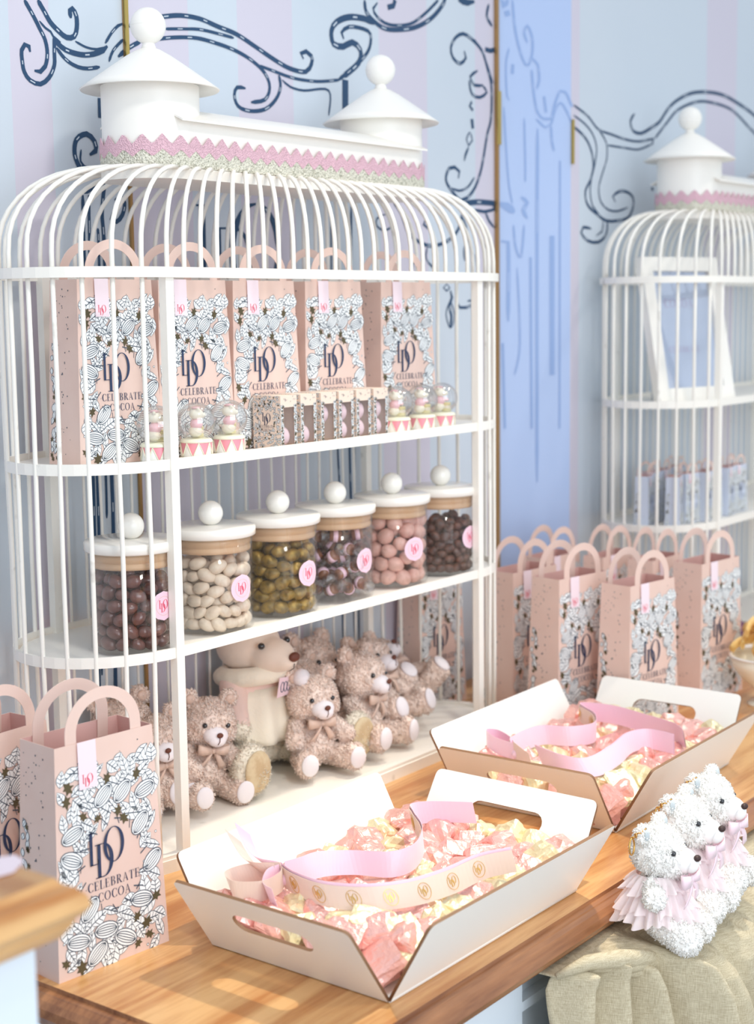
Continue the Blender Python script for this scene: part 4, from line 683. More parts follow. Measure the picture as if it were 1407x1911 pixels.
# ---------------------------------------------------------------- voxel-fused soft bodies
def fuse(name,prims,voxel,m,parent,smooth=3,disp=None):
    bm=bmesh.new()
    for p in prims:
        if p[0]=='e': ell(bm,p[1],p[2],Euler(p[3]) if len(p)>3 else None,sub=3)
        else: cap(bm,p[1],p[2],p[3],p[4],6)
    o=ob(name,bm,m); r=o.modifiers.new('r','REMESH'); r.mode='VOXEL'; r.voxel_size=voxel
    s=o.modifiers.new('s','SMOOTH'); s.iterations=smooth; s.factor=.5
    if disp:
        for k,(ty,sz,st) in enumerate(disp):
            tx=bpy.data.textures.new('tx','VORONOI' if ty=='v' else 'CLOUDS'); tx.noise_scale=sz
            d=o.modifiers.new('d','DISPLACE'); d.texture=tx; d.strength=st; d.mid_level=.5; d.texture_coords='LOCAL'
    dg=bpy.context.evaluated_depsgraph_get(); me=bpy.data.meshes.new_from_object(o.evaluated_get(dg)); me.name=name
    old=o.data; o.modifiers.clear(); o.data=me; bpy.data.meshes.remove(old)
    me.polygons.foreach_set('use_smooth',[True]*len(me.polygons))
    if parent: o.parent=parent
    return o
def tufts(o,n,ln,r,seed,curl=.6,skip=None):
    """covers a plush body with short bent locks, in the same mesh"""
    me=o.data; rs=np.random.RandomState(seed); vn=len(me.vertices); co=np.zeros(vn*3); no=np.zeros(vn*3)
    me.vertices.foreach_get('co',co); me.vertices.foreach_get('normal',no); co=co.reshape(-1,3); no=no.reshape(-1,3)
    idx=rs.randint(0,vn,n); P=co[idx]+rs.randn(n,3)*.0006; N=no[idx]; N/=np.linalg.norm(N,axis=1,keepdims=True)+1e-9
    T=np.cross(N,rs.randn(n,3)); T/=np.linalg.norm(T,axis=1,keepdims=True)+1e-9; B=np.cross(N,T)
    D=N+T*rs.uniform(.1,.5,(n,1)); L_=ln*rs.uniform(.6,1.25,(n,1)); V=[];Fc=[]
    q=[P-N*ln*.3, P+D*L_*.45, P+D*L_*.75+T*L_*curl*.6, P+N*L_*.55+T*L_*curl*1.1]
    rad=[r*1.15,r,r*.7,r*.12]
    rings=[]
    for c,ra in zip(q,rad):
        rings.append([c+(T*math.cos(a)+B*math.sin(a))*ra if c is not q[3] else c+(N*math.cos(a)+B*math.sin(a))*ra for a in (0,2.094,4.189)])
    V=np.stack([np.stack(g,1) for g in rings],1).reshape(-1,3)   # n,4,3 -> 12 verts each
    base=vn+np.arange(n)[:,None]*12; loc=[]
    for k in range(3):
        for j in range(3): a=k*3+j; b=k*3+(j+1)%3; loc.append((a,b,b+3,a+3))
    Fq=(base[:,:,None]+np.array(loc)[None]).reshape(-1,4)
    allv=np.concatenate([co,V]); old=[tuple(p.vertices) for p in me.polygons]
    m2=bpy.data.meshes.new(me.name); m2.from_pydata(allv.tolist(),[],old+[tuple(int(i) for i in f) for f in Fq])
    for m in me.materials: m2.materials.append(m)
    m2.polygons.foreach_set('use_smooth',[True]*len(m2.polygons)); o.data=m2; bpy.data.meshes.remove(me); return o
def soft(name,prims,m,parent,sub=3):
    bm=bmesh.new()
    for p in prims: ell(bm,p[1],p[2],Euler(p[3]) if len(p)>3 else None,sub=sub)
    return ob(name,bm,m,parent,True)
def bow(name,m,parent,c,s,tails=True):
    """satin bow: two loops, knot, two tails; faces local -Y"""
    bm=bmesh.new(); c=Vector(c)
    for sg in (-1,1):
        A=[];B=[]
        for i in range(13):
            t=i/12*2*PI; x=sg*(.5-.5*math.cos(t))*1.0*s; y=-.22*s*math.sin(t)*1; zt=.30*s*(.35+.65*math.sin(t/2))
            A.append(bm.verts.new(c+Vector((x,y-.05*s,zt+.08*sg*x)))); B.append(bm.verts.new(c+Vector((x*1.02,y-.05*s,-zt*.9))))
        for i in range(12): bm.faces.new((A[i],A[i+1],B[i+1],B[i])).smooth=True
        if tails:
            A=[];B=[]
            for i in range(7):
                t=i/6; x=sg*(.12+.62*t)*s; z=-(.1+1.05*t)*s; y=-(.12+.08*math.sin(t*4))*s
                A.append(bm.verts.new(c+Vector((x-.20*s*(.5+t*.6),y,z-.03*s)))); B.append(bm.verts.new(c+Vector((x+.20*s*(.5+t*.6),y-.05*s,z+.10*s*(1-t)+.12*s*t))))
            for i in range(6): bm.faces.new((A[i],A[i+1],B[i+1],B[i])).smooth=True
    ell(bm,c+Vector((0,-.12*s,0)),(.16*s,.12*s,.18*s),sub=2)
    o=ob(name,bm,m,parent,True); sm=o.modifiers.new('thickness','SOLIDIFY'); sm.thickness=.0008; return o
def build_teddy(label,group,lying=False):
    t=thing('teddy_bear',label,'teddy bear',group=group)
    pr=[('e',(0,0,.040),(.031,.027,.036)),('e',(0,-.005,.034),(.033,.030,.030)),('e',(0,-.006,.102),(.037,.034,.0335)),('e',(.020,-.012,.092),(.018,.018,.017)),('e',(-.020,-.012,.092),(.018,.018,.017)),
        ('e',(.029,.002,.1335),(.0125,.0075,.0125),(0,.3,0)),('e',(-.029,.002,.1335),(.0125,.0075,.0125),(0,-.3,0)),
        ('c',(.026,-.006,.066),(.041,-.030,.048),.0115,.0130),('c',(-.026,-.006,.066),(-.041,-.030,.048),.0115,.0130)]
    for s in (-1,1): pr+=[('c',(s*.022,-.012,.019),(s*.037,-.055,.019),.0165,.0165),('e',(s*.038,-.060,.022),(.0165,.010,.020))]
    tufts(fuse('fur_body',pr,.0024,FUR,t,2,[('c',.005,.0022)]),7000,.0030,.0011,3,1.0)
    m=soft('muzzle',[('e',(0,-.037,.092),(.0175,.0150,.0130)),('e',(0,-.044,.088),(.013,.010,.010))],PADW,t)
    soft('nose',[('e',(0,-.0535,.0965),(.0046,.003,.0040),(.3,0,0))],BROWN,m,2)
    bm=bmesh.new(); tube(bm,[(0,-.0545,.094),(0,-.0550,.088),(-.0015,-.0535,.0835)],.0006,5); ob('mouth_stitch',bm,BROWN,m)
    for s in (-1,1): soft('eye',[('e',(s*.0165,-.0368,.1055),.0037)],BLACK,t,2)
    for s in (-1,1): soft('foot_pad',[('e',(s*.0385,-.0705,.0225),(.0130,.0052,.0158),(0,0,s*.1))],PADW,t)
    for s in (-1,1): soft('inner_ear',[('e',(s*.029,-.0055,.1335),(.0075,.003,.0075))],SATIN,t,2)
    bow('neck_bow',SATIN,t,(0,-.034,.070),.022)
    return t
GT='beige teddies on the cage floor'
td=build_teddy('beige curly teddy with a satin bow sitting upright in front of the big bear',GT)
Tt=tree(td)
def settle(o,x,y,rz,sc=1,tilt=(0,0),z=0.004): o.location=(x,y,z); o.rotation_euler=Euler((tilt[0],tilt[1],rz)); o.scale=(sc,sc,sc)
settle(td,.382,.100,-.40,1.06,z=.006)
for x,y,rz,sc,tl,z,lab in ((.182,.148,-.45,1.06,(.05,.12),.006,'beige teddy looking up beside the left corner post'),
    (.108,.145,-.45,1.0,(0,-.10),.006,'beige teddy half hidden behind the front gift bag and the left post'),
    (.080,.195,-.3,1.15,(-.05,0),.006,'beige teddy at the far left back, seen behind two others'),
    (.452,.185,-.1,1.05,(0,.0),.006,'beige teddy peeking out right behind the big cream bear'),
    (.505,.200,-.1,1.2,(-.1,.05),.006,'tallest beige teddy at the back, top of its head over the others'),
    (.505,.105,.10,1.12,(-.05,.08),.006,'beige teddy in profile right of the big cream bear, looking right'),
    (.600,.125,.05,1.10,(-.35,.05),.012,'beige teddy leaning back with its muzzle raised, second from the right'),
    (.700,.135,-.12,1.08,(-.95,.05),.022,'rightmost beige teddy lying on its back with feet in the air')):
    o=dup(Tt,label=lab,group=GT); settle(o,x,y,rz,sc,tl,z)
# the big cream bear
def build_big():
    t=thing('plush_bear','large cream plush bear in a pink hoodie sitting among the small teddies','plush bear')
    fuse('head',[('e',(0,.012,.205),(.052,.052,.046)),('e',(0,-.035,.193),(.034,.046,.030)),('e',(0,-.062,.190),(.022,.026,.020)),('e',(.040,.02,.245),(.013,.008,.014)),('e',(-.040,.02,.245),(.013,.008,.014))],.0035,FACEF,t,4)
    soft('nose',[('e',(0,-.0880,.197),(.0105,.0062,.0080))],BROWN,t)
    bm=bmesh.new(); tube(bm,[(0,-.088,.186),(0,-.086,.178),(-.006,-.082,.174)],.0007,5); ob('mouth_stitch',bm,NOSE,t)
    for s in (-1,1): soft('eye',[('e',(s*.0285,-.045,.214),.0056)],BLACK,t)
    fuse('hoodie',[('e',(0,.006,.135),(.054,.044,.040)),('c',(.048,.0,.145),(.075,-.035,.095),.022,.021),('c',(-.048,.0,.145),(-.075,-.035,.095),.022,.021)],.0035,PINKF,t,4,[('c',.02,.004)])
    fuse('hood_collar',[('c',(.05*math.cos(a),.002+.046*math.sin(a),.158-.006*math.sin(a)),(.05*math.cos(a+.4),.002+.046*math.sin(a+.4),.158-.006*math.sin(a+.4)),.0165,.0165) for a in [i*.4 for i in range(16)]],.0035,CREAMF,t,3)
    bm=bmesh.new(); n=60; rings=[]
    for z,r,w in ((.140,.050,.001),(.12,.058,.002),(.09,.066,.004),(.06,.072,.005),(.052,.073,.006)):
        rings.append([bm.verts.new(((r+w*math.sin(k/n*2*PI*9))*math.cos(k/n*2*PI),.003+(r*.86+w*math.sin(k/n*2*PI*9))*math.sin(k/n*2*PI),z)) for k in range(n)])
    for a,b in zip(rings,rings[1:]):
        for k in range(n): bm.faces.new((a[k],b[k],b[(k+1)%n],a[(k+1)%n]))
    o=ob('skirt',bm,CREAMF,t,True); sm=o.modifiers.new('thickness','SOLIDIFY'); sm.thickness=.0025
    pr=[('e',(0,.008,.050),(.062,.052,.050))]
    for s in (-1,1): pr+=[('c',(s*.045,-.02,.034),(s*.115,-.098,.034),.030,.031),('e',(s*.119,-.108,.043),(.034,.017,.041)),('e',(s*.078,-.040,.088),(.018,.018,.018))]
    tufts(fuse('fur_body',pr,.0035,CREAMF,t,3,[('c',.006,.002)]),9000,.0050,.0007,7,.5)
    for s in (-1,1): soft('foot_pad',[('e',(s*.1195,-.1225,.044),(.0265,.0062,.0330))],TAN,t)
    bm=bmesh.new(); 
    for s in (-1,1):
        lathe(bm,[(.0001,0),(.012,.004),(.016,.014),(.012,.022),(.0001,.025)],16,(0,0,0))
        break
    bmesh.ops.transform(bm,matrix=Matrix.Translation((.028,-.062,.150))@Euler((1.2,.5,0)).to_matrix().to_4x4(),verts=bm.verts)
    ob('collar_ruffle',bm,PADW,t,True)
    F=Flat(lambda u,v,l:(.004+u,-.060-.0003*l-v*.15,.140+v)); F.poly([(-.014,-.014),(.016,-.012),(.019,.018),(-.012,.020)],0,0)
    for k in range(3): F.ring(-.004+.007*k,.003,.004,.009,.0012,.0012,1,2)
    tg=ob('neck_tag',F.bm,[BOWP,INK],t)
    return t
bb=build_big(); bb.location=(.335,.172,.004); bb.rotation_euler=(0,0,-.05); bb.scale=(.97,.97,.93)
# ---------------------------------------------------------------- keychain bears
def build_key(label,group):
    t=thing('keychain_bear',label,'plush keychain',group=group)
    pr=[('e',(0,0,.118),(.034,.032,.032)),('e',(0,-.018,.106),(.024,.022,.022)),('e',(.030,.008,.143),(.012,.008,.012)),('e',(-.030,.008,.143),(.012,.008,.012)),('e',(0,.004,.060),(.026,.024,.034)),
        ('e',(.040,-.010,.070),(.0135,.0135,.0145)),('e',(-.040,-.010,.070),(.0135,.0135,.0145)),('c',(.024,0,.080),(.038,-.008,.072),.010,.011),('c',(-.024,0,.080),(-.038,-.008,.072),.010,.011)]
    for s in (-1,1): pr+=[('c',(s*.016,-.006,.034),(s*.024,-.042,.020),.018,.020)]
    tufts(fuse('fur_body',pr,.0024,FURW,t,2,[('c',.0045,.0025)]),7000,.0030,.0011,5,.6)
    m=soft('muzzle',[('e',(0,-.032,.108),(.0185,.0175,.0155)),('e',(0,-.042,.105),(.013,.010,.011))],FELTW,t)
    soft('nose',[('e',(0,-.0505,.113),(.0062,.0045,.0042))],NOSE,m,2)
    for s in (-1,1): soft('eye',[('e',(s*.0190,-.0275,.121),.0036)],BLACK,t,2)
    for s in (-1,1): soft('inner_ear',[('e',(s*.0315,.0005,.144),(.0062,.003,.0075))],GREYF,t,2)
    for k,(z0,z1,r0,r1,w) in enumerate(((.078,.048,.026,.047,.007),(.068,.036,.030,.050,.008),(.090,.072,.024,.040,.006))):
        bm=bmesh.new(); n=230; R_=[]
        for j in range(6):
            q=j/5; R_.append([bm.verts.new(((r0+(r1-r0)*q**.7+w*.75*q*math.sin(i/n*2*PI*23+k+q*1.5)+.004*q*math.sin(i/n*2*PI*9+k))*math.cos(i/n*2*PI),.002+(r0+(r1-r0)*q**.7+w*.75*q*math.sin(i/n*2*PI*23+k+q*1.5)+.004*q*math.sin(i/n*2*PI*9+k))*math.sin(i/n*2*PI),z0+(z1-z0)*q+.004*q*math.sin(i/n*2*PI*7+k*2))) for i in range(n)])
        for a,b in zip(R_,R_[1:]):
            for i in range(n): bm.faces.new((a[i],b[i],b[(i+1)%n],a[(i+1)%n]))
        ob('tulle_skirt',bm,TULLE,t,True)
    bow('neck_bow',BOWP,t,(0,-.040,.087),.026)
    bm=bmesh.new()
    for i in range(5):
        c=Vector((-.030-.0045*i,.004+.002*i,.150-.0015*i)); e=Euler((PI/2 if i%2 else 0,.4,.6)).to_matrix()
        tube(bm,[c+e@Vector((.0042*math.cos(a),.0026*math.sin(a),0)) for a in [k*PI/5 for k in range(10)]],.0009,6,closed=True)
    tube(bm,[Vector((-.052+.008*math.cos(a),.012,.134+.010*math.sin(a))) for a in [k*PI/9 for k in range(18)]],.0012,6,closed=True)
    ob('key_chain',bm,CHAIN,t)
    return t
GK='white keychain bears on the counter edge'
kb=build_key('frontmost white fluffy keychain bear in a pink tulle skirt, lowest of the three',GK)
Tk=tree(kb)
KB=((.246,-.560,-.072,.12,1.0),(.340,-.548,-.066,.08,1.02),(.430,-.540,-.060,.02,1.0))
for i,(x,y,z,rz,sc) in enumerate(KB):
    o=kb if i==0 else dup(Tk,label=('','middle white keychain bear, with a gold clip by its ear','rearmost white keychain bear, partly cut by the right picture edge')[i],group=GK)
    o.location=(x,y,z); o.rotation_euler=(-.05,.04,rz); o.scale=(sc,)*3
# ---------------------------------------------------------------- linen cloth hanging from the counter edge
bm=bmesh.new(); nx,nz=420,110; g=[]
sst=lambda a,b,x:(lambda t:t*t*(3-2*t))(min(1,max(0,(x-a)/(b-a))))
for i in range(nx+1):
    X=.074+1.48*i/nx; col=[]; o=.040+.090*sst(.13,.25,X)
    for j in range(nz+1):
        s=(j/nz)**1.8
        q=sst(.12,.26,X)
        PY_=(-.02,.015,.35*o+.02*(1-q),.85*o+.01*(1-q),o,o+.008,o+.02,o+.05); PZ_=(-.063,-.062,-.061-.012*q,-.068-.028*q,-.082-.038*q,-.15,-.40,-.94); D_=(0,.006,.02,.045,.08,.15,.45,1.0001)
        for k in range(7):
            if s<D_[k+1]: t=(s-D_[k])/(D_[k+1]-D_[k]); y=-.490-(PY_[k]+(PY_[k+1]-PY_[k])*t); z=PZ_[k]+(PZ_[k+1]-PZ_[k])*t; break
        fall=sst(.008,.05,s); dz=max(0,-z-.06)
        rg=lambda c0,w,a:a*math.exp(-((X-c0-(c0-.15)*min(dz,.5)*3.2)/(w*(1+2.5*min(dz,.5))))**2)
        amp=rg(.100,.010,.022)+rg(.142,.014,.040)+rg(.182,.009,.020)-rg(.119,.004,.024)-rg(.163,.004,.026)-rg(.196,.005,.024)+rg(.222,.016,.040)-rg(.250,.006,.020)+rg(.280,.018,.016)-rg(.312,.010,.014)+rg(.36,.02,.014)+rg(.47,.03,.012)-rg(.41,.012,.012)+rg(.62,.03,.016)+rg(.80,.03,.016)+rg(1.0,.04,.02)+rg(1.25,.05,.02)
        y-=amp*fall+.003*math.sin(X*75+s*14+math.sin(X*31)*2)*fall
        z+=(rg(.138,.010,.010)+rg(.216,.02,.018)+rg(.10,.008,.006))*math.exp(-((s-.045)/.03)**2)
        xx=X+.008*math.sin(s*8+X*4)*fall-.010*(1-sst(.074,.12,X))*sst(.0,.12,s)
        y+=.030*(1-sst(.074,.092,X))*fall
        col.append(bm.verts.new((xx,y,z)))
    g.append(col)
for i in range(nx):
    for j in range(nz): bm.faces.new((g[i][j],g[i][j+1],g[i+1][j+1],g[i+1][j])).smooth=True
LIN=linen(); cl=ob('linen_cloth',bm,LIN); tag(cl,'natural linen cloth draped in folds in front of the counter under the white bears','cloth')
sm=cl.modifiers.new('thickness','SOLIDIFY'); sm.thickness=.002
bm=bmesh.new()     # twisted tuck of cloth under the moulding
for k in range(3): tube(bm,[(.075+.012*k,-.516,-.062),(.105+.02*k,-.540,-.050-.010*k),(.150+.02*k,-.560,-.056-.014*k),(.195+.02*k,-.566,-.070-.010*k),(.245,-.570,-.085)],[.004,.009,.011,.010,.004],12)
ob('cloth_tuck',bm,LIN,cl,True)
# ---------------------------------------------------------------- snow globes
def build_globe():
    t=thing('snow_globe','x','snow globe')
    bm=bmesh.new(); n=48
    lathe(bm,[(.0001,0),(.0182,0),(.0192,.001),(.0192,.0025)],n,mi=2); 
    top=[];bot=[]
    # drum wall with triangles
    m=8
    for k in range(m):
        a0=2*PI*k/m; a1=2*PI*(k+1)/m; am=(a0+a1)/2; S=4
        p=lambda a,z,r=.0180:(r*math.cos(a),r*math.sin(a),z)
        for i in range(S):   # white upright triangle from base to apex at am, pink in between
            for (lo0,lo1,hi0,hi1,mi) in ((a0+(a1-a0)*i/S,a0+(a1-a0)*(i+1)/S,am,am,1),):
                bm.faces.new([bm.verts.new(p(x,z)) for x,z in ((lo0,.0025),(lo1,.0025),(am,.0185))]).material_index=mi
            for (b,s0,s1) in ((a0,a0,am),(a1,am,a1)):
                x0=s0+(s1-s0)*i/S; x1=s0+(s1-s0)*(i+1)/S
                bm.faces.new([bm.verts.new(p(x,z)) for x,z in ((b,.0025),(x1,.0185),(x0,.0185))]).material_index=0
        for b in (a0,a1): tube(bm,[p(b+(am-b)*i/6,.0025+.016*i/6,.0183) for i in range(7)],.0006,5,mi=2)
    lathe(bm,[(.0180,.0185),(.0190,.0188),(.0190,.0200),(.0175,.0225),(.0120,.0235),(.0001,.0235)],n,mi=2)
    ob('drum_base',bm,[DRUMP,DRUMW,DRUMG],t)
    bm=bmesh.new(); r=.0222; c=.0425
    lathe(bm,[(r*math.sin(a),c-r*math.cos(a)) for a in [.52+(PI-.52)*k/24 for k in range(24)]]+[(.0001,c+r)],40); lathe(bm,[(r*.965*math.sin(a),c-r*.965*math.cos(a)) for a in [.55+(PI-.55)*k/24 for k in range(24)]]+[(.0001,c+r*.965)],40)
    ob('glass_globe',bm,GLOBE,t)
    b=fuse('bear_figurine',[('e',(-.004,.002,.0475),(.0068,.0066,.0062)),('e',(-.0042,-.0035,.0462),(.0042,.004,.0034)),('e',(-.0095,.003,.0525),(.0022,.0016,.0022)),('e',(.0015,.003,.0525),(.0022,.0016,.0022)),('e',(-.004,.003,.029),(.0072,.0062,.006))],.0009,CERAM,t,2)
    soft('dress',[('e',(-.004,.002,.0365),(.0064,.0060,.0065)),('e',(.002,-.004,.038),(.0055,.0022,.0022),(0,.3,-.6)),('e',(-.004,.002,.0540),(.0045,.0045,.0016))],CERAP,b,2)
    soft('eye',[('e',(-.0062,-.0045,.0492),.0007),('e',(-.0018,-.0045,.0492),.0007)],BLACK,b,1)
    b.scale=(1.25,1.25,1.08)
    bm=bmesh.new()
    for k in range(3): lathe(bm,[(.0001,.024+.0042*k),(.0062,.0242+.0042*k),(.0068,.0255+.0042*k),(.0055,.0262+.0042*k),(.0066,.0268+.0042*k),(.0058,.0280+.0042*k),(.0001,.0282+.0042*k)],20,(.0045,-.0055,0),mi=k%2)
    ob('cake_stack',bm,[MACA,CERAM],t)
    return t
GG='snow globes on the cage top shelf'
g0=build_globe(); Tg=tree(g0)
for i,(x,rz,lab) in enumerate(((.003,.9,'leftmost snow globe, its bear facing front, half behind the post'),(.075,1.3,'second snow globe from the left, with its bear in profile'),(.138,1.3,'third snow globe from the left, next to the small boxes'),
    (.518,.6,'snow globe directly right of the last small box'),(.585,.6,'second of the three far snow globes'),(.640,.5,'rightmost snow globe on the top shelf'))):
    o=g0 if i==0 else dup(Tg,label=lab,group=GG); o['label']=lab; o['group']=GG; o.location=(x,.0300,Z1); o.rotation_euler=(0,0,rz); o.scale=(1.14,)*3
# ---------------------------------------------------------------- small window boxes
def build_smallbox():
    t=thing('chocolate_egg_box','x','box'); w,d,h=.0335,.052,.074
    bm=bmesh.new(); fr_=.007
    def q(*p,mi=0): bm.faces.new([bm.verts.new(v) for v in p]).material_index=mi
    x0,x1=-w/2,w/2; wx0,wx1,wz0,wz1=x0+.006,x1-.006,.004,.058
    for a,b,c,e in ((x0,0,wx0,h),(wx1,0,x1,h),(wx0,0,wx1,wz0),(wx0,wz1,wx1,h)): q((a,0,b),(c,0,b),(c,0,e),(a,0,e))
    q((x0,0,0),(x0,0,h),(x0,d,h),(x0,d,0)); q((x1,0,0),(x1,d,0),(x1,d,h),(x1,0,h)); q((x0,d,0),(x0,d,h),(x1,d,h),(x1,d,0)); q((x0,0,h),(x1,0,h),(x1,d,h),(x0,d,h)); q((x0,0,0),(x0,d,0),(x1,d,0),(x1,0,0))
    ob('card_body',bm,[mat('cream_rose_card','#ecd8c8',.55)],t)
    bm=bmesh.new(); q((wx0,.0006,wz0),(wx1,.0006,wz0),(wx1,.0006,wz1),(wx0,.0006,wz1)); ob('window_film',bm,FILMW,t)
    def art(F,W,H,win,n,seed,hole=None):
        rnd=random.Random(seed)
        for i in range(n):
            x=rnd.uniform(.002,W-.002); y=rnd.uniform(.002,H-.002)
            if win and win[0]-.0005<x<win[1]+.0005 and win[2]-.001<y<win[3]+.002: continue
            if hole and math.hypot(x-hole[0],(y-hole[1])*.9)<hole[2]: continue
            a=rnd.uniform(0,6.28); ln=rnd.uniform(.0035,.0055); wd=.0013; c,s=math.cos(a),math.sin(a)
            if rnd.random()<.16:
                F.poly([(min(max(x+.0018*(1 if j%2 else .5)*math.cos(PI*j/5),0),W),min(max(y+.0018*(1 if j%2 else .5)*math.sin(PI*j/5),0),H)) for j in range(10)],2,2); continue
            g=lambda p,k:(min(max(x+p*c-k*s,.0002),W),min(max(y+p*s+k*c,.0002),H))
            if win and win[0]<x+ln*c<win[1] and win[2]<y+ln*s<win[3]: continue
            F.poly([g(ln*u,wd*1.35*math.sin(PI*u)) for u in (0,.25,.5,.75,1)]+[g(ln*u,-wd*1.35*math.sin(PI*u)) for u in (.75,.5,.25)],1,i%7*.1); F.poly([g(ln*(.1+.8*u),wd*.9*math.sin(PI*u)) for u in (0,.25,.5,.75,1)]+[g(ln*(.1+.8*u),-wd*.9*math.sin(PI*u)) for u in (.75,.5,.25)],0,i%7*.1+.7)
            F.line([g(ln*.15,0),g(ln*.85,0)],.0004,1,i%7*.1+1)
    F=Flat(lambda u,v,l:(x0+u,-.0002-.00005*l,v)); art(F,w,h-.012,(.006,w-.006,.004,.058),900,5)
    for i in range(9): u,v=random.Random(i).uniform(.003,w-.003),h-.010+random.Random(i+9).random()*.008; F.line([(u,v),(u+.001,v+.002)],.0006,3,1)
    ob('front_print',F.bm,MM,t)
    F=Flat(lambda u,v,l:(x0-.0002-.00005*l,d-u,v)); art(F,d,h,None,300,8,(d/2,h*.52,.0135))
    monogram(F,d/2,h*.56,.017,3,4,1.2); word(F,'CELEBRATE',d/2,h*.40,.0036,3,4); word(F,'COCOA',d/2,h*.335,.0036,3,4); ob('side_print',F.bm,MM,t)
    return t
FILMW=glass('box_window_film','#ffffff',.04,.5); EGG=mat('pale_pink_egg_shell','#e8ccd2',.4); EGGB=mat('dark_box_inside','#8d7f92',.6)
GB='small window boxes on the cage top shelf'
s0=build_smallbox(); Ts=tree(s0); bl=['first small window box, its printed side with the monogram fully visible','second small window box in the row','third small window box, its egg pushed to the left','fourth small window box in the row','fifth small window box in the row','last small window box, right next to the far snow globes']
e0=None
for i,x in enumerate((.239,.282,.327,.368,.409,.451)):
    o=s0 if i==0 else dup(Ts,label=bl[i],group=GB); o['label']=bl[i]; o['group']=GB; o.location=(x,.010,Z1); o.rotation_euler=(0,0,-.03)
    for k,z in enumerate((.017,.043)):
        if i==2 and k==0: continue
        if i in (0,1) and k==1: continue
        if e0 is None:
            bm=bmesh.new(); ell(bm,(0,0,0),(.0115,.0115,.014),sub=3); e0=ob('chocolate_egg',bm,EGG,None,True); e=e0
        else: e=e0.copy(); C.objects.link(e)
        e.location=(x+(-.002 if i==2 else 0),.024,Z1+z); tag(e,['pale pink egg inside the %s small window box'%('first','second','third','fourth','fifth','last')[i]][0]+(', upper one' if k and i>2 else (', lower one' if i>2 else '')),'egg','pale pink eggs in the window boxes')
# ---------------------------------------------------------------- trays
TL,TW,TH,FL,FW,ST,LT=.3812,.252,.096,.0634,.0551,.248,.3848
def build_tray(name,label,x,y,yaw):
    t=thing(name,label,'tray',(x,y,K),yaw,'white handled trays on the counter'); th=.0038
    o=board('tray_floor',[(-TL/2,-TW/2),(TL/2,-TW/2),(TL/2,TW/2),(-TL/2,TW/2)],[],th,[TRAYW,EDGE],Matrix.Translation((0,0,th/2)),t)
    for s in (-1,1):        # long flared sides
        ln=math.hypot(TH,FW); 
        M=frame((0,s*TW/2,th/2),(1,0,0),(0,s*FW,TH),(0,-TH*1.0,s*FW) if s>0 else (0,-TH,-FW))
        M=frame((0,s*TW/2,th/2),(1,0,0),(0,s*FW,TH),Vector((1,0,0)).cross(Vector((0,s*FW,TH))))
        board('long_side',rrect([(-TL/2,0),(TL/2,0),(LT/2,ln),(-LT/2,ln)],[0,0,.009,.009]),[],th,[TRAYW,EDGE],M,t)
        ln2=math.hypot(TH,FL); M=frame((s*TL/2,0,th/2),(0,1,0),(s*FL,0,TH),Vector((0,1,0)).cross(Vector((s*FL,0,TH))))
        board('handle_side',rrect([(-TW/2,0),(TW/2,0),(ST/2,ln2),(-ST/2,ln2)],[0,0,.010,.010]),[slot(0,ln2*.60,.112,.029)],th,[TRAYW,EDGE],M,t)
    # rounded bends under the long edges
    for s in (-1,1):
        bm=bmesh.new(); tube(bm,[(-TL/2,s*TW/2,.004),(TL/2,s*TW/2,.004)],.0042,10); ob('bent_edge',bm,TRAYW,t)
    return t
TR=((.0259,-.3315,-.007),(.6242,-.2659,.0234))
build_tray('serving_tray','nearer white handled tray filled with foil chocolates',*TR[0]); build_tray('serving_tray','farther white handled tray filled with foil chocolates, by the gift bags',*TR[1])
def foil(seed,m,sx=1,sy=1,sz=1,flat=False):
    bm=bmesh.new(); bmesh.ops.create_cube(bm,size=1); bmesh.ops.bevel(bm,geom=bm.edges[:],offset=.10,segments=1,affect='EDGES'); bmesh.ops.subdivide_edges(bm,edges=bm.edges[:],cuts=2,use_grid_fill=True)
    rs=random.Random(seed); ph=[Vector((rs.uniform(-1,1),rs.uniform(-1,1),rs.uniform(-1,1))).normalized()*rs.uniform(7,15) for _ in range(6)]
    for v in bm.verts:
        p=v.co.copy(); h=sum(abs(math.sin(p.dot(q)+i))-.5 for i,q in enumerate(ph))/6
        v.co+=p.normalized()*h*(.16 if flat else .32)
        if not flat:
            k=1-.25*max(0,p.z*2-.2); v.co.x*=k; v.co.y*=k
            if p.z>.4: v.co.z+=.12*max(0,1-(abs(p.x)+abs(p.y))*2.4)
            e=max(abs(p.x),abs(p.y)); 
        v.co=Vector((v.co.x*.037*sx,v.co.y*.037*sy,v.co.z*.027*sz))
    return bm
FV=[]
for i in range(4): FV.append((tomesh('pink_foil_chocolate',foil(i+1,FOILP)),FOILP,'p'))
for i in range(3): FV.append((tomesh('gold_foil_chocolate',foil(i+21,FOILG,.92,.92,.95)),FOILG,'g'))
for me,m,_ in FV: me.materials.append(m)
bigp=tomesh('pink_foil_chocolate',foil(51,FOILP,1.25,1.5,.62,True)); bigp.materials.append(FOILP); bigg=tomesh('gold_foil_chocolate',foil(52,FOILG,1.0,1.5,.5,True)); bigg.materials.append(FOILG)
rs=random.Random(8)
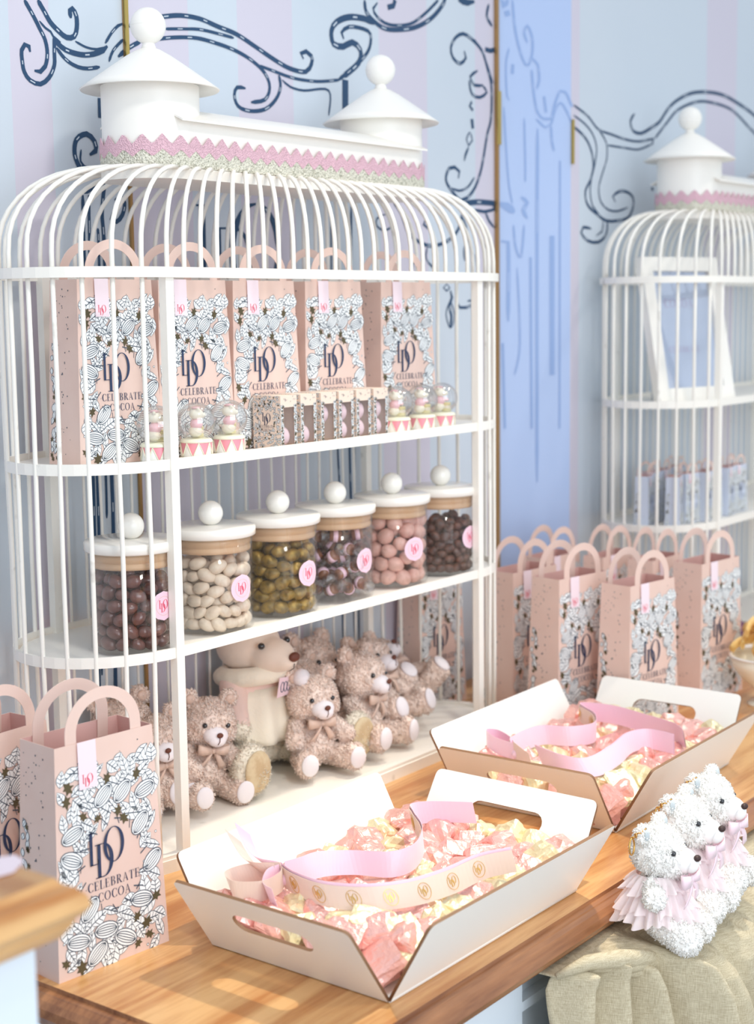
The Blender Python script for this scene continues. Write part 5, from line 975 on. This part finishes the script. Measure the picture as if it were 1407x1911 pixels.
for ti,(tx,ty,tyaw) in enumerate(TR):
    wh=('nearer','farther')[ti]
    def put(me,kind,x,y,z,e,sc=1):
        c,s=math.cos(tyaw),math.sin(tyaw); o=bpy.data.objects.new('pink_foil_chocolate' if kind=='p' else 'gold_foil_chocolate',me); C.objects.link(o)
        o.location=(tx+x*c-y*s,ty+x*s+y*c,K+.004+z); o.rotation_euler=e; o.scale=(sc,)*3
        tag(o,('pink' if kind=='p' else 'pale gold')+' foil wrapped chocolate lying in the '+wh+' tray','chocolate',('pink' if kind=='p' else 'gold')+' foil chocolates in the '+wh+' tray')
    for layer,(nx_,ny_,z,gx,gy) in enumerate(((10,6,.017,.0375,.0375),(11,7,.040,.0365,.0365))):
        for i in range(nx_):
            for j in range(ny_):
                x=(i-(nx_-1)/2)*gx+rs.uniform(-.004,.004); y=(j-(ny_-1)/2)*gy+rs.uniform(-.004,.004)
                if layer==0 and 1<i<nx_-2 and 1<j<ny_-2: continue     # buried under the upper layer
                if layer==1 and i==0 and j<2: continue
                k='p' if rs.random()<.64 else 'g'; me=rs.choice([f for f in FV if f[2]==k])[0]
                e=(rs.uniform(-.6,.6),rs.uniform(-.6,.6),rs.uniform(0,6.28)) if layer else (rs.uniform(-.15,.15),rs.uniform(-.15,.15),rs.uniform(0,6.28))
                put(me,k,x,y,z+rs.uniform(-.003,.005)+(.006 if i>nx_-3 and layer else 0),e,rs.uniform(.95,1.1))
    put(bigp,'p',-TL/2+.016,-TW/2+.024,.030,(.15,-.62,-.65),.95); put(bigg,'g',-TL/2+.050,-TW/2+.014,.044,(.55,-.15,-.60)); put(bigp,'p',-TL/2+.014,-TW/2+.072,.046,(.1,-.5,.2),.8); put(bigg,'g',-TL/2+.048,-TW/2+.058,.056,(.2,-.3,.4),.85)
# ---------------------------------------------------------------- ribbons
def smoothpath(P,n=8):
    P=[Vector(p) for p in P]; out=[]; m=len(P)
    for i in range(m-1):
        p0,p1,p2,p3=P[max(i-1,0)],P[i],P[i+1],P[min(i+2,m-1)]
        for k in range(n): t=k/n; out.append(.5*((2*p1)+(-p0+p2)*t+(2*p0-5*p1+4*p2-p3)*t*t+(-p0+3*p1-3*p2+p3)*t**3))
    out.append(P[-1]); return out
def ribbon(name,path,w,m,parent,lean=(0,0,1),off=0,prints=False):
    """strip standing on its lower edge; path gives the lower edge (x,y,z,lean_x,lean_y)"""
    P=smoothpath([p[:3] for p in path]); Ln=smoothpath([(p[3],p[4],1) if len(p)>3 else lean for p in path]); bm=bmesh.new(); A=[];B=[]
    for i,(p,l) in enumerate(zip(P,Ln)):
        t=P[min(i+1,len(P)-1)]-P[max(i-1,0)]; n=Vector((t.y,-t.x,0)).normalized()*off
        A.append(p+n); B.append(p+n+l.normalized()*w)
    a=[bm.verts.new(v) for v in A]; b=[bm.verts.new(v) for v in B]; c=[bm.verts.new(x.lerp(y,.5)) for x,y in zip(A,B)]
    for i in range(len(a)-1):
        bm.faces.new((a[i],a[i+1],c[i+1],c[i])); bm.faces.new((c[i],c[i+1],b[i+1],b[i]))
    if prints:
        D=[0]
        for i in range(1,len(A)): D.append(D[-1]+(A[i]-A[i-1]).length)
        def at(u,v,PS):
            for i in range(1,len(D)):
                if u<=D[i] or i==len(D)-1:
                    t=(u-D[i-1])/max(1e-6,D[i]-D[i-1]); a_=A[i-1].lerp(A[i],t); b_=B[i-1].lerp(B[i],t); n=((A[i]-A[i-1]).cross(B[i]-A[i])).normalized()
                    return a_.lerp(b_,v/w)+n*PS*.0006
        for PS in (1,-1):
            F=Flat(lambda u,v,l:tuple(at(u,v,PS))); F.bm.free(); F.bm=bm; u=.03
            while u<D[-1]-.02: monogram(F,u,w*.5,w*.42,1,0,1.3); F.ring(u,w*.5,w*.32,w*.36,.0005,.0005,1,0,n=14); u+=.042
    o=ob(name,bm,[m,GOLD],parent); s=o.modifiers.new('thickness','SOLIDIFY'); s.thickness=.0004
    return o
def ribbon_set(label,loc,paths,parent_loops,knot,w=.027):
    t=thing('ribbon_bow',label,'ribbon',(0,0,0))
    for k,(pa,first,second) in enumerate(paths):
        for m,off in ((second,0),(first,.0018)): ribbon('pink_band' if m is RIBP else 'beige_band',pa,w+(.003 if m is RIBP else 0),m,t,off=off,prints=(m is RIBB))
    for pa,m in parent_loops: ribbon('bow_loop',pa,w*.92,m,t)
    bm=bmesh.new(); ell(bm,knot,(.007,.007,.008),sub=2); ob('bow_knot',bm,RIBP,t,True)
    return t
z=.046
ribbon_set('pink and beige satin ribbon with gold monograms lying in the nearer tray',None,
 [([(-.104,-.264,z,0,.1),(-.080,-.272,z,0,.2),(-.052,-.280,z,.1,.5),(-.028,-.305,z,.3,.6),(-.010,-.345,z,.3,.3),(.028,-.350,z,.1,.1),(.085,-.322,z,0,.1),(.112,-.292,z+.006,0,.2),(.135,-.272,z+.006,-.1,.1),(.168,-.283,z+.004,-.2,.1),(.200,-.325,z+.002,-.2,.1)],RIBP,RIBB),
  ([(-.106,-.266,z,0,.3),(-.118,-.300,z,0,.4),(-.122,-.345,z,.1,.5),(-.102,-.388,z,.1,.5),(-.062,-.418,z,0,.5),(-.010,-.432,z,0,.4),(.040,-.442,z+.004,-.1,.3),(.075,-.462,z+.006,-.1,.2)],RIBB,RIBP)],
 [([(-.106,-.262,z+.004,0,.2),(-.125,-.235,z+.004,-.2,.3),(-.150,-.226,z+.002,-.3,.3),(-.168,-.245,z,-.2,0),(-.155,-.270,z,0,-.1),(-.125,-.272,z,0,0),(-.106,-.264,z+.002,0,.1)],RIBB),
  ([(-.108,-.262,z+.002,0,.2),(-.128,-.262,z+.002,.1,.3),(-.150,-.280,z,-.2,.3),(-.160,-.300,z,-.2,.2)],RIBP),
  ([(-.112,-.258,z+.004,-.1,.1),(-.120,-.240,z+.018,-.9,.6),(-.126,-.226,z+.038,-.9,.6),(-.130,-.220,z+.052,-.9,.6)],RIBB),
  ([(-.104,-.258,z+.004,-.1,.1),(-.108,-.240,z+.020,-.9,.6),(-.112,-.226,z+.040,-.9,.6),(-.114,-.220,z+.056,-.9,.6)],RIBP)],(-.107,-.264,z+.010))
ribbon_set('pink satin ribbon curled over the chocolates in the farther tray',None,
 [([(.475,-.205,z,0,.2),(.523,-.200,z,0,.2),(.563,-.208,z,0,.2),(.578,-.245,z,.1,.2),(.615,-.262,z,.1,.1),(.668,-.232,z,0,0),(.698,-.192,z+.004,-.1,0),(.712,-.245,z+.004,0,.1),(.705,-.315,z,0,.2),(.688,-.365,z,0,.2),(.664,-.392,z,0,.2)],RIBP,RIBB),
  ([(.475,-.258,z,0,.5),(.452,-.315,z,0,.5),(.470,-.350,z,-.2,.6),(.536,-.348,z,-.1,.5),(.600,-.335,z,0,.3),(.632,-.350,z,.1,.2),(.625,-.392,z,.1,.1)],RIBP,RIBP)],
 [([(.470,-.212,z,0,.1),(.478,-.180,z,0,.1),(.486,-.158,z+.004,0,.1),(.500,-.146,z+.004,0,0),(.510,-.158,z+.002,0,0),(.498,-.185,z,0,0),(.475,-.208,z,0,0)],RIBP),
  ([(.470,-.212,z+.002,0,.1),(.455,-.238,z,0,.2),(.440,-.262,z,0,.3)],RIBB)],(.472,-.214,z+.008))
# ---------------------------------------------------------------- bowl of wafers, right edge
t=thing('footed_bowl','cream footed bowl at the right picture edge, holding yellow wafer curls','bowl',(1.20,-.288,K))
bm=bmesh.new(); lathe(bm,[(.0001,0),(.030,0),(.031,.003),(.012,.008),(.010,.020),(.014,.028),(.040,.045),(.058,.070),(.062,.088),(.060,.089),(.055,.071),(.038,.050),(.0001,.036)],48); ob('bowl_body',bm,CERAM,t)
bm=bmesh.new(); lathe(bm,[(.060,.087),(.064,.088),(.064,.092),(.060,.092)],48,closed=True); ob('rim',bm,LIDW,t)
WAF=mat('golden_wafer','#f0cf8a',.55,var=(40,'#e2ae5c',.4,.7)); rs=random.Random(2)
for i in range(12):
    bm=bmesh.new(); a=rs.uniform(-.4,.9); q=[Vector((.05*math.cos(u)*1.0,0,.020*math.sin(u))) for u in [.2+2.6*k/8 for k in range(9)]]
    M=Euler((rs.uniform(-.3,.3),0,a)).to_matrix(); tube(bm,[M@p for p in q],.010,8,flat=(1,.45))
    o=ob('wafer_curl',bm,WAF,None); o.location=(1.20-.020+.005*i,-.288-.028+.007*i,K+.090+.0085*(i%5)); tag(o,'golden wafer curl piled in the footed bowl','wafer','wafer curls in the footed bowl')
# ---------------------------------------------------------------- things in the right cage
PX,PY=1.435,-.082
t=thing('picture_frame','white picture frame leaning in the right cage, with pink lettering under glass','picture frame',(PX+.010,PY+.055,Z1)); t.rotation_euler=(-.20,0,-.30)
W_,H_=.215,.290
board('frame_border',[(-W_/2,0),(W_/2,0),(W_/2,H_),(-W_/2,H_)],[[(-W_/2+.028,.028),(W_/2-.028,.028),(W_/2-.028,H_-.028),(-W_/2+.028,H_-.028)]],.018,[LIDW,LIDW],frame((0,0,0),(1,0,0),(0,0,1),(0,-1,0)),t)
bm=bmesh.new(); box(bm,(0,.003,H_/2),(W_-.05,.004,H_-.05)); cd=ob('print_card',bm,mat('pale_blue_card','#c4d5f2',.5),t)
F=Flat(lambda u,v,l:(u,.0006-.00005*l,v)); word(F,'COCOA',-.01,.19,.018,0,0); word(F,'CELEBRATE',-.01,.10,.012,0,0); ob('card_lettering',F.bm,[mat('mauve_print','#a98fc4',.5)],cd)
bm=bmesh.new(); box(bm,(0,-.004,H_/2),(W_-.052,.0015,H_-.052)); ob('frame_glass',bm,glass('picture_glass','#ffffff',.16,.5),t)
bm=bmesh.new(); box(bm,(0,.060,.11),(.05,.003,.22),Euler((.40,0,0)).to_matrix()); ob('back_stand',bm,LIDW,t)
GS='small printed bags in the right cage'
sb=build_bag('small_bag','x',GS,9,mat('pale_blue_printed_paper','#ccd3e2',.6)); TB=tree(sb)
for i,(x,y,yaw) in enumerate(((-.085,.10,.2),(-.035,.12,-.3),(-.065,.045,.3),(-.005,.050,-.2),(.045,.035,.1),(.095,.045,-.1),(.150,.035,.1),(.205,.040,-.1),(.035,.125,.0),(.11,.13,.1))):
    lab=('leftmost','second','third','fourth','fifth','sixth','seventh','eighth','rear left','rear right')[i]+' small blurred printed bag on the middle shelf of the right cage'
    if i==0: sb['label']=lab; sb.location=(PX+x,PY+y,Z2); sb.rotation_euler=(0,0,yaw); sb.scale=(.052/BW,.03/BD,.10/BH)
    else: placebag(TB,PX+x,PY+y,yaw,.052,.10,Z2,lab,GS,.03)
PUR=mat('purple_foil','#7a5068',.25,metal=.6,bump=(200,.8,'n',.002)); pm=tomesh('purple_sweet',foil(77,PUR,.75,.75,.9)); pm.materials.append(PUR); rs=random.Random(5)
for i in range(56):
    o=bpy.data.objects.new('purple_sweet',pm); C.objects.link(o); l=i//12; o.location=(PX+.12+rs.uniform(-.07,.12)*(1-.25*l),PY+.055+rs.uniform(-.03,.08),.012+l*.022); o.rotation_euler=(rs.uniform(-.6,.6),rs.uniform(-.6,.6),rs.uniform(0,6)); 
    tag(o,'dark purple foil sweet heaped on the floor of the right cage','sweet','purple sweets in the right cage')
